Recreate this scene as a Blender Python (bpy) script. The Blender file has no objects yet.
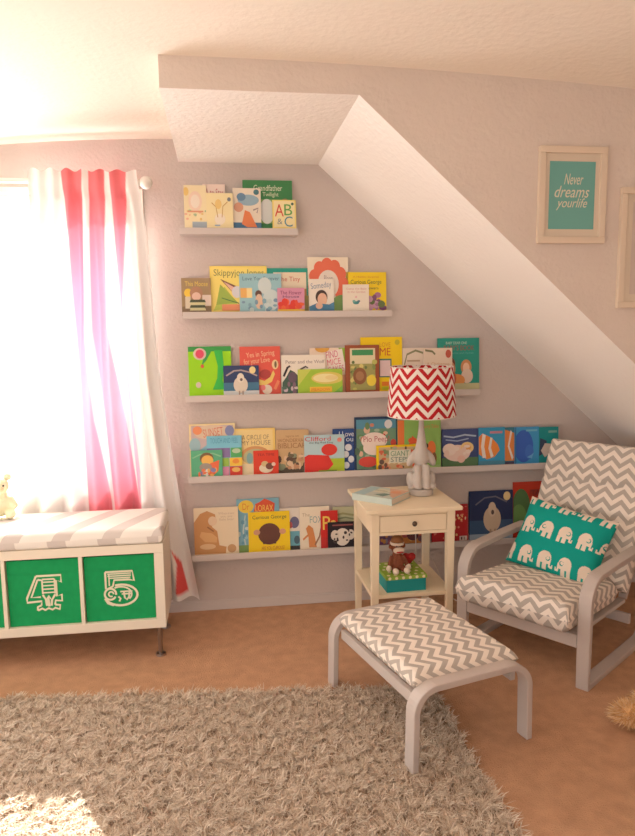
import bpy, bmesh, math, random
import numpy as np
from mathutils import Matrix, Vector
random.seed(7); RNG = np.random.default_rng(11)
S = bpy.context.scene; COL = S.collection
R = math.radians

# ---------------------------------------------------------------- camera geometry (solved from the photograph)
F, PITCH, YAW, ROLL, CD, CH = 685.34, .1322, .136, -.0114, 3.8152, 1.6047
cy_, sy_, cp_, sp_, cr_, sr_ = math.cos(YAW), math.sin(YAW), math.cos(PITCH), math.sin(PITCH), math.cos(ROLL), math.sin(ROLL)
RW = np.array([[1,0,0],[0,cp_,-sp_],[0,sp_,cp_]]) @ np.array([[cy_,-sy_,0],[sy_,cy_,0],[0,0,1]])
CPOS = np.array([0,-CD,CH])
def at(px, py, **k):
    """world point seen at a photo pixel, on the plane x=, y= or z= given"""
    u = (px-317.5)/F; v = (py-418)/F
    u, v = u*cr_+v*sr_, -u*sr_+v*cr_
    d = RW.T @ np.array([u,1,-v]); (a, val), = k.items(); i = 'xyz'.index(a)
    return CPOS + d*((val-CPOS[i])/d[i])

# ---------------------------------------------------------------- materials
def lin(c): return tuple(((x/255)/12.92 if x/255 <= .04045 else ((x/255+.055)/1.055)**2.4) for x in c)
_M = {}
def pm(c, rough=.6, bump=None, var=None, spec=.3, coord='Object', metal=0, trans=0, key=None):
    k = (tuple(c), rough, bump, var, spec, coord, metal, trans)
    if k in _M: return _M[k]
    m = bpy.data.materials.new(key or 'paint'); m.use_nodes = True; nt = m.node_tree; N = nt.nodes; L = nt.links
    b = N['Principled BSDF']; b.inputs['Base Color'].default_value = (*lin(c),1); b.inputs['Roughness'].default_value = rough
    b.inputs['Specular IOR Level'].default_value = spec; b.inputs['Metallic'].default_value = metal
    tc = N.new('ShaderNodeTexCoord')
    if var:
        n = N.new('ShaderNodeTexNoise'); n.inputs['Scale'].default_value = var[0]; n.inputs['Detail'].default_value = 4
        mx = N.new('ShaderNodeMix'); mx.data_type = 'RGBA'
        a = var[1]
        mx.inputs[6].default_value = (*[x*(1-a) for x in lin(c)],1); mx.inputs[7].default_value = (*[min(1,x*(1+a)) for x in lin(c)],1)
        rp = N.new('ShaderNodeMapRange'); rp.inputs[1].default_value = .3; rp.inputs[2].default_value = .7
        L.new(tc.outputs[coord], n.inputs['Vector']); L.new(n.outputs['Fac'], rp.inputs[0]); L.new(rp.outputs[0], mx.inputs[0]); L.new(mx.outputs[2], b.inputs['Base Color'])
    if bump:
        n = N.new('ShaderNodeTexNoise'); n.inputs['Scale'].default_value = bump[0]; n.inputs['Detail'].default_value = 3
        bp = N.new('ShaderNodeBump'); bp.inputs['Strength'].default_value = bump[1]; bp.inputs['Distance'].default_value = bump[2] if len(bump) > 2 else .01
        L.new(tc.outputs[coord], n.inputs['Vector']); L.new(n.outputs['Fac'], bp.inputs['Height']); L.new(bp.outputs[0], b.inputs['Normal'])
    if trans:
        t = N.new('ShaderNodeBsdfTranslucent'); t.inputs['Color'].default_value = (*lin(c),1)
        ms = N.new('ShaderNodeMixShader'); ms.inputs[0].default_value = trans
        L.new(b.outputs[0], ms.inputs[1]); L.new(t.outputs[0], ms.inputs[2]); L.new(ms.outputs[0], N['Material Output'].inputs['Surface'])
    _M[k] = m; return m

def chevron(c1, c2, per, pitch, amp, rough=.85, trans=0, weave=True, rot=False):
    m = bpy.data.materials.new('chevron_fabric'); m.use_nodes = True; nt = m.node_tree; N = nt.nodes; L = nt.links
    b = N['Principled BSDF']; b.inputs['Roughness'].default_value = rough; b.inputs['Specular IOR Level'].default_value = .15
    uv = N.new('ShaderNodeUVMap'); sx = N.new('ShaderNodeSeparateXYZ'); L.new(uv.outputs[0], sx.inputs[0])
    def mth(op, a, bb=None):
        n = N.new('ShaderNodeMath'); n.operation = op
        for i, x in enumerate((a, bb)):
            if x is None: continue
            if isinstance(x, (int, float)): n.inputs[i].default_value = x
            else: L.new(x, n.inputs[i])
        return n.outputs[0]
    U, V = (sx.outputs[1], sx.outputs[0]) if rot else (sx.outputs[0], sx.outputs[1])
    tri = mth('PINGPONG', mth('ADD', U, 20*per), per/2)
    w = mth('ADD', mth('ADD', V, 40*pitch), mth('MULTIPLY', tri, amp/(per/2)))
    fr = mth('FRACT', mth('DIVIDE', w, pitch))
    st = mth('GREATER_THAN', fr, .5)
    mx = N.new('ShaderNodeMix'); mx.data_type = 'RGBA'; mx.inputs[6].default_value = (*lin(c1),1); mx.inputs[7].default_value = (*lin(c2),1)
    L.new(st, mx.inputs[0]); L.new(mx.outputs[2], b.inputs['Base Color'])
    if weave:
        tc = N.new('ShaderNodeTexCoord'); n = N.new('ShaderNodeTexNoise'); n.inputs['Scale'].default_value = 22; n.inputs['Detail'].default_value = 2
        bp = N.new('ShaderNodeBump'); bp.inputs['Strength'].default_value = .25; bp.inputs['Distance'].default_value = .02
        L.new(tc.outputs['Object'], n.inputs['Vector']); L.new(n.outputs['Fac'], bp.inputs['Height']); L.new(bp.outputs[0], b.inputs['Normal'])
    if trans:
        t = N.new('ShaderNodeBsdfTranslucent'); L.new(mx.outputs[2], t.inputs['Color'])
        ms = N.new('ShaderNodeMixShader'); ms.inputs[0].default_value = trans
        L.new(b.outputs[0], ms.inputs[1]); L.new(t.outputs[0], ms.inputs[2]); L.new(ms.outputs[0], N['Material Output'].inputs['Surface'])
    return m

# ---------------------------------------------------------------- mesh builder
class MB:
    def __init__(s): s.v=[]; s.f=[]; s.m=[]; s.uv=[]
    def add(s, vs, fs, mat=0, uv=None):
        o = len(s.v); s.v += [tuple(map(float, p)) for p in vs]
        for f in fs: s.f.append([i+o for i in f]); s.m.append(mat)
        s.uv += [tuple(x) for x in uv] if uv is not None else [(0,0)]*len(vs)
    def box(s, x0,y0,z0,x1,y1,z1, mat=0):
        v=[(x,y,z) for z in (z0,z1) for y in (y0,y1) for x in (x0,x1)]
        s.add(v, [(0,2,3,1),(4,5,7,6),(0,1,5,4),(2,6,7,3),(0,4,6,2),(1,3,7,5)], mat)
    def poly(s, pts, mat=0): s.add(pts, [range(len(pts))], mat)
    def taper(s, x,y,z0,z1,a0,a1, mat=0):
        v=[(x+i*a,y+j*a,z) for z,a in ((z0,a0),(z1,a1)) for j in (-1,1) for i in (-1,1)]
        s.add(v, [(0,2,3,1),(4,5,7,6),(0,1,5,4),(2,6,7,3),(0,4,6,2),(1,3,7,5)], mat)
    def lathe(s, prof, c=(0,0,0), seg=32, mat=0, caps=True, uvr=None):
        n=len(prof); v=[]; uv=[]
        for i in range(seg+1 if uvr else seg):
            a=2*math.pi*i/seg
            for r,z in prof: v.append((c[0]+r*math.cos(a), c[1]+r*math.sin(a), c[2]+z)); uv.append((a*(uvr or 0), z))
        f=[]; M=seg+1 if uvr else seg
        for i in range(seg):
            j=(i+1)%M
            for k in range(n-1): f.append((i*n+k, j*n+k, j*n+k+1, i*n+k+1))
        if caps and not uvr: f.append([i*n for i in range(seg)][::-1]); f.append([i*n+n-1 for i in range(seg)])
        s.add(v,f,mat,uv)
    def cone(s, p0, p1, r0, r1, seg=14, mat=0):
        p0=Vector(p0); p1=Vector(p1); d=(p1-p0).normalized(); a=d.orthogonal().normalized(); b=d.cross(a); v=[]
        for p,r in ((p0,r0),(p1,r1)):
            for i in range(seg):
                t=2*math.pi*i/seg; v.append(p+a*(r*math.cos(t))+b*(r*math.sin(t)))
        f=[(i,(i+1)%seg,seg+(i+1)%seg,seg+i) for i in range(seg)]+[list(range(seg))[::-1], list(range(seg,2*seg))]
        s.add(v,f,mat)
    def tube(s, pts, r, seg=8, mat=0):
        pts=[Vector(p) for p in pts]; v=[]; n=len(pts)
        for i,p in enumerate(pts):
            d=(pts[min(i+1,n-1)]-pts[max(i-1,0)]).normalized(); a=d.cross(Vector((.13,.31,.94))).normalized(); b=d.cross(a)
            for k in range(seg):
                t=2*math.pi*k/seg; v.append(p+a*(r*math.cos(t))+b*(r*math.sin(t)))
        f=[(i*seg+k,i*seg+(k+1)%seg,(i+1)*seg+(k+1)%seg,(i+1)*seg+k) for i in range(n-1) for k in range(seg)]
        f+=[list(range(seg))[::-1], list(range((n-1)*seg,n*seg))]
        s.add(v,f,mat)
    def ell(s, c, r, su=20, sv=12, mat=0, rot=None):
        v=[];f=[]
        for j in range(sv+1):
            p=math.pi*j/sv
            for i in range(su):
                t=2*math.pi*i/su; q=Vector((r[0]*math.sin(p)*math.cos(t), r[1]*math.sin(p)*math.sin(t), -r[2]*math.cos(p)))
                if rot: q=rot@q
                v.append(q+Vector(c))
        for j in range(sv):
            for i in range(su):
                f.append((j*su+i, j*su+(i+1)%su, (j+1)*su+(i+1)%su, (j+1)*su+i))
        s.add(v,f,mat)
    def strip(s, path, width, thick, mat=0, closed=False):
        """bent laminated strip: path in (y,z), width across x, thickness normal to path"""
        n=len(path); v=[]
        for i,(y,z) in enumerate(path):
            a=path[(i-1)%n] if closed else path[max(i-1,0)]; b=path[(i+1)%n] if closed else path[min(i+1,n-1)]
            d=Vector((b[0]-a[0],b[1]-a[1])).normalized(); nx,nz=-d.y,d.x
            if 0<i<n-1 or closed:
                d1=Vector((y-a[0],z-a[1])).normalized(); k=1/max(.5,abs(d1.dot(d)))
            else: k=1
            for sx in (-1,1):
                for q in (-1,1): v.append((sx*width/2, y+nx*q*thick/2*k, z+nz*q*thick/2*k))
        f=[]
        for i in range(n if closed else n-1):
            o=i*4; p=((i+1)%n)*4
            f+=[(o,p,p+1,o+1),(o+1,p+1,p+3,o+3),(o+3,p+3,p+2,o+2),(o+2,p+2,p,o)]
        if not closed: f+=[(0,1,3,2),((n-1)*4,(n-1)*4+2,(n-1)*4+3,(n-1)*4+1)]
        s.add(v,f,mat)
    def xf(s, M):
        s.v=[tuple(M@Vector(p)) for p in s.v]; return s
    def build(s, name, mats, parent=None, bevel=0, smooth=False, remesh=0, loc=None, sub=0, smoothit=0):
        me=bpy.data.meshes.new(name); me.from_pydata(s.v,[],s.f)
        if not isinstance(mats,(list,tuple)): mats=[mats]
        for m in mats: me.materials.append(m)
        me.polygons.foreach_set('material_index', s.m)
        uvl=me.uv_layers.new(name='UVMap'); idx=np.empty(len(me.loops),dtype=np.int32); me.loops.foreach_get('vertex_index',idx)
        uvl.data.foreach_set('uv', np.array(s.uv,dtype=np.float32)[idx].ravel())
        me.polygons.foreach_set('use_smooth',[bool(smooth)]*len(me.polygons))
        me.update(); me.validate()
        o=bpy.data.objects.new(name,me); COL.objects.link(o)
        if parent: o.parent=parent
        if loc is not None: o.location=loc
        if remesh:
            r=o.modifiers.new('r','REMESH'); r.mode='VOXEL'; r.voxel_size=remesh; r.use_smooth_shade=True
            c=o.modifiers.new('s','SMOOTH'); c.factor=.5; c.iterations=smoothit or 6
        if bevel:
            b=o.modifiers.new('b','BEVEL'); b.width=bevel; b.segments=2; b.limit_method='ANGLE'; b.angle_limit=R(40)
        if sub:
            b=o.modifiers.new('u','SUBSURF'); b.levels=sub; b.render_levels=sub
        return o

def fix_normals(o):
    bm=bmesh.new(); bm.from_mesh(o.data); bmesh.ops.recalc_face_normals(bm,faces=bm.faces); bm.to_mesh(o.data); bm.free(); return o
def tag(o, label, cat, group=None, kind=None):
    if label: o['label']=label
    if cat: o['category']=cat
    if group: o['group']=group
    if kind: o['kind']=kind
    return o
def empty(name, loc=(0,0,0), rz=0, rx=0):
    o=bpy.data.objects.new(name,None); COL.objects.link(o); o.location=loc; o.rotation_euler=(rx,0,rz); o.empty_display_size=.05; return o
def struct(o): o['kind']='structure'; return o

_TX={}
def text_mesh(t):
    """outline lettering as triangles, normalised to its own box"""
    if t in _TX: return _TX[t]
    cu=bpy.data.curves.new('t','FONT'); cu.body=t.lstrip('~'); cu.shear=.35 if t[0]=='~' else 0; cu.align_x='CENTER'; cu.resolution_u=3; cu.space_line=.85
    ob=bpy.data.objects.new('t',cu); COL.objects.link(ob); dg=bpy.context.evaluated_depsgraph_get()
    me=bpy.data.meshes.new_from_object(ob.evaluated_get(dg))
    v=[(p.co.x,p.co.y) for p in me.vertices]; f=[tuple(p.vertices) for p in me.polygons]
    bpy.data.objects.remove(ob); bpy.data.curves.remove(cu); bpy.data.meshes.remove(me)
    x0=min(p[0] for p in v); x1=max(p[0] for p in v); y0=min(p[1] for p in v); y1=max(p[1] for p in v)
    v=[((p[0]-x0)/(x1-x0),(p[1]-y0)/(y1-y0)) for p in v]
    _TX[t]=(v,f); return v,f

def stroke(pts, w, closed=False):
    """flat ribbon along a 2D path -> (verts2d, faces)"""
    n=len(pts); v=[]; f=[]
    for i,(x,y) in enumerate(pts):
        a=pts[(i-1)%n] if closed else pts[max(i-1,0)]; b=pts[(i+1)%n] if closed else pts[min(i+1,n-1)]
        d=Vector((b[0]-a[0],b[1]-a[1])); d=d.normalized() if d.length>0 else Vector((1,0))
        v+=[(x-d.y*w/2,y+d.x*w/2),(x+d.y*w/2,y-d.x*w/2)]
    for i in range(n if closed else n-1):
        j=(i+1)%n; f.append((2*i,2*j,2*j+1,2*i+1))
    return v,f

# ---------------------------------------------------------------- setting
WALL=pm((201,187,179),.85,bump=(55,.35,.012),var=(3,.04),key='greige_wall')
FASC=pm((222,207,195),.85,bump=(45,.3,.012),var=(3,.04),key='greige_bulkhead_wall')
CEIL=pm((250,240,226),.9,bump=(40,.3,.012),key='cream_ceiling')
SLOPE=pm((250,243,236),.9,bump=(45,.4,.012),key='pale_slope')
WHITE=pm((240,232,220),.45,key='white_paint')
GREYP=pm((196,184,176),.5,var=(8,.05),key='grey_paint')
ZC,ZS,DEP,SX1,SX2,SLP=2.575,2.4736,1.131,-.2007,.5408,.88
def zc(x):
    if x<-.1: return 2.588-.05*min(1.2,(-.1-x))**2
    return 2.588-.018*min(2.2,x+.1)**2
# floor
mb=MB(); mb.box(-4,-5.2,-.1,4.5,.1,0); 
CARP=pm((196,148,114),.95,bump=(170,.8,.01),var=(16,.12),spec=.05,key='brown_carpet')
struct(mb.build('floor',CARP))
# back wall with window opening
WX0,WX1,WZ0,WZ1=-2.35,-.44,.74,2.30
mb=MB()
for x0,x1,z0,z1 in ((-4,WX0,0,2.6),(WX0,WX1,0,WZ0),(WX0,WX1,WZ1,2.6),(WX1,4.2,0,2.6)):
    mb.box(x0,0,z0,x1,.12,z1)
struct(mb.build('wall_back',WALL))
# ceiling
mb=MB(); xs=[-4+.1*i for i in range(86)]
v=[(x,y,zc(x)) for x in xs for y in (-5.2,.12)]
mb.add(v,[(2*i,2*i+2,2*i+3,2*i+1) for i in range(len(xs)-1)]); 
v2=[(x,y,2.70) for x in (-4,4.5) for y in (-5.2,.12)]; mb.add(v2,[(0,2,3,1)])
struct(mb.build('ceiling',CEIL,smooth=True))
# bulkhead: fascia wall, left end face
xe=SX2+(ZS)/SLP
mb=MB()
top=[(x,-DEP,zc(x)) for x in [SX1+ (4.2-SX1)*i/40 for i in range(41)]]
# fascia as strips above the soffit / slope line
def zlow(x): return ZS if x<SX2 else max(0,ZS-SLP*(x-SX2))
xs=sorted(set([SX1+.1*i for i in range(45)]+[SX2])); v=[]
for x in xs: v+=[(x,-DEP,zlow(x)),(x,-DEP,zc(x))]
mb.add(v,[(2*i,2*i+2,2*i+3,2*i+1) for i in range(len(xs)-1)])
mb.add([(SX1,-DEP,ZS),(SX1,0,ZS),(SX1,0,2.6),(SX1,-DEP,zc(SX1))],[(0,3,2,1)])
struct(mb.build('wall_right',FASC))
mb=MB()
mb.add([(SX1,-DEP,ZS),(SX2,-DEP,ZS),(SX2,0,ZS),(SX1,0,ZS)],[(0,3,2,1)])
mb.add([(SX2,-DEP,ZS),(xe,-DEP,0),(xe,0,0),(SX2,0,ZS)],[(0,3,2,1)])
struct(mb.build('ceiling_slope',SLOPE))
mb=MB(); mb.box(-4,-.012,0,3.3,0,.05); mb.box(-4,-.008,.05,3.3,0,.058)
struct(mb.build('baseboard_back',pm((206,194,187),.5),bevel=.002))
mb=MB(); mb.box(2.95,-5.2,0,3.05,-DEP-.002,2.62); struct(mb.build('wall_unseen_right',FASC))  # unseen side wall, added to cut sky light from the right
mb=MB(); mb.box(.2,-5.3,0,3.05,-5.2,2.6); struct(mb.build('wall_rear_blocker',FASC))  # unseen partial wall behind the camera, put in to hold back rear fill light
# window: casing, sashes, panes, sill
w=empty('window_1'); struct(w)
mb=MB(); t=.05
mb.box(WX0-t,-.018,WZ1,WX1+t,0,WZ1+.03); mb.box(WX0-t,-.018,WZ0,WX0,0,WZ1); mb.box(WX1,-.018,WZ0,WX1+t,0,WZ1)
for x0,x1 in ((WX0,WX0+.05),(WX1-.05,WX1),(-1.83,-1.77)): mb.box(x0,.04,WZ0,x1,.09,WZ1)
for z0,z1 in ((WZ0,WZ0+.05),(WZ1-.05,WZ1)): mb.box(WX0,.04,z0,WX1,.09,z1)
struct(mb.build('frame',WHITE,w,bevel=.002))
mb=MB(); mb.box(WX0-t,-.03,WZ0-.03,WX1+t,-.0005,WZ0+.012); mb.box(WX0+.001,-.0005,WZ0+.0005,WX1-.001,.1,WZ0+.012); struct(mb.build('sill',WHITE,w,bevel=.003))
g=bpy.data.materials.new('window_glass'); g.use_nodes=True; N=g.node_tree.nodes; N.remove(N['Principled BSDF'])
tr=N.new('ShaderNodeBsdfTransparent'); gl=N.new('ShaderNodeBsdfGlossy'); gl.inputs['Roughness'].default_value=.02; ms=N.new('ShaderNodeMixShader'); ms.inputs[0].default_value=.05
g.node_tree.links.new(tr.outputs[0],ms.inputs[1]); g.node_tree.links.new(gl.outputs[0],ms.inputs[2]); g.node_tree.links.new(ms.outputs[0],N['Material Output'].inputs['Surface'])
mb=MB(); mb.poly([(WX0,.065,WZ0),(WX1,.065,WZ0),(WX1,.065,WZ1),(WX0,.065,WZ1)]); struct(mb.build('pane',g,w))

# ---------------------------------------------------------------- picture ledges
LZ=[2.0898,1.6564,1.2106,.7669,.3232]; LX=[.4151,.9282,1.4421,1.8794,1.98]; LX0=-.2026
LNAME=['shortest grey picture ledge at the top of the wall','grey picture ledge second from the top','middle grey picture ledge of the five',
       'grey picture ledge fourth from the top, just behind the lampshade bottom','lowest grey picture ledge, passing behind the nightstand']
LEDGE=pm((205,193,186),.55,key='ledge_paint')
for z,x1,lb in zip(LZ,LX,LNAME):
    e=empty('picture_ledge',((LX0+x1)/2,0,z)); tag(e,lb,'shelf','grey picture ledges on the back wall'); h=(x1-LX0)/2
    mb=MB(); mb.box(-h,-.088,0,h,-.002,.012); mb.build('shelf_board',LEDGE,e,bevel=.001)
    mb=MB(); mb.box(-h,-.1,0,h,-.0885,.034); mb.build('front_lip',LEDGE,e,bevel=.0015)
    mb=MB(); mb.box(-h,-.011,.0125,h,-.0015,.06); mb.build('back_rail',LEDGE,e,bevel=.001)

# ---------------------------------------------------------------- books
LEAN=R(3.5)
W_=(238,228,208); CR=(240,222,180); YE=(246,208,30); RE=(214,50,40); GR=(70,150,80); BL=(50,90,160); NV=(38,48,84); TE=(40,150,140); OR=(235,120,50); PK=(235,170,180); BK=(40,36,40); BR=(130,84,56); LB=(160,205,215); TN=(214,180,140)
PAGE=pm((236,226,205),.8)
def art_to_mesh(mb, art, w, z0, z1, yf, mats, mi):
    k=0
    def mid(c):
        if c not in mi: mi[c]=len(mats); mats.append(pm(tuple(x*.92+y*.08 for x,y in zip(c,(205,190,170))),.5,spec=.25))
        return mi[c]
    cl=lambda x: min(1,max(0,x))
    P=lambda x,y: ((cl(x)-.5)*w, yf-.00035*(k+1), z0+cl(y)*(z1-z0))
    for a in art:
        t=a[0]; k+=1
        if t=='r':
            _,x0,y0,x1,y1,c=a; mb.poly([P(x0,y0),P(x1,y0),P(x1,y1),P(x0,y1)],mid(c))
        elif t=='e':
            _,cx,cy,rx,ry,c=a; mb.poly([P(cx+rx*math.cos(i*math.pi/12),cy+ry*math.sin(i*math.pi/12)) for i in range(24)],mid(c))
        elif t=='p':
            _,pts,c=a; mb.poly([P(*q) for q in pts],mid(c))
        elif t=='s':
            _,pts,wd,c=a; v,f=stroke(pts,wd); mb.add([P(*q) for q in v],[q[::-1] for q in f],mid(c))
        elif t=='t':
            _,x0,y0,x1,y1,s_,c=a[:7]; rot=a[7] if len(a)>7 else 0
            v,f=text_mesh(s_); out=[]
            for px,py in v:
                X=(px-.5)*(x1-x0); Y=(py-.5)*(y1-y0); asp=(z1-z0)/w
                xr=X*math.cos(rot)-Y*asp*math.sin(rot); yr=X/asp*math.sin(rot)+Y*math.cos(rot)
                out.append(P((x0+x1)/2+xr,(y0+y1)/2+yr))
            mb.add(out,f,mid(c))
        elif t=='n':   # scatter of small blobs: (x0,y0,x1,y1,count,size,[colours],seed)
            _,x0,y0,x1,y1,n,sz,cs,sd=a; rr=random.Random(sd)
            for i in range(n):
                cx=rr.uniform(x0,x1); cy=rr.uniform(y0,y1); r1=sz*rr.uniform(.5,1.3); r2=sz*rr.uniform(.5,1.3)*w/(z1-z0); k+=.06
                mb.poly([P(cx+r1*math.cos(j*math.pi/4),cy+r2*math.sin(j*math.pi/4)) for j in range(8)],mid(cs[i%len(cs)]))
TH=.010
def book(si, layer, x0p, ytp, x1p, base, art, label, spine=None):
    z0=LZ[si]+.0132; yf=-(.040+.0145*layer)                 # front face at its foot
    xm=(x0p+x1p)/2; py=ytp+20
    zt=at(xm,ytp,y=yf+.012)[2]; h=(zt-z0)/math.cos(LEAN)
    zm=(z0+zt)/2; pm_y=(at(xm,ytp,y=yf)[2]); 
    xa=at(x0p,(ytp+LZP[si])/2,y=yf+.006)[0]; xb=at(x1p,(ytp+LZP[si])/2,y=yf+.006)[0]; w=xb-xa
    lipz=LZ[si]+.034; s=(lipz-CH)/(CD-.1)*(CD+yf)+CH; vis=max(.004,s-z0)
    e=empty('picture_book',((xa+xb)/2,yf+.002,z0),0,-LEAN)
    tag(e,label,'book','picture books on the %s ledge'%('top','second','middle','fourth','lowest')[si])
    mats=[pm(base,.5,spec=.25),pm(spine or tuple(int(c*.85) for c in base),.5)]; mi={base:0}
    mb=MB(); hw=w/2
    mb.box(-hw,0,0,hw,.0016,h,0); mb.box(-hw,TH-.0016,0,hw,TH,h,0); mb.box(-hw,.0016,0,-hw+.0016,TH-.0016,h,1)
    art_to_mesh(mb,art,w,vis,h,0,mats,mi)
    mb.build('cover',mats,e)
    mb=MB(); mb.box(-hw+.0017,.0017,.002,hw-.003,TH-.0017,h-.003); mb.build('pages',PAGE,e)
LZP=[228,310,394,474,552]
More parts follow.
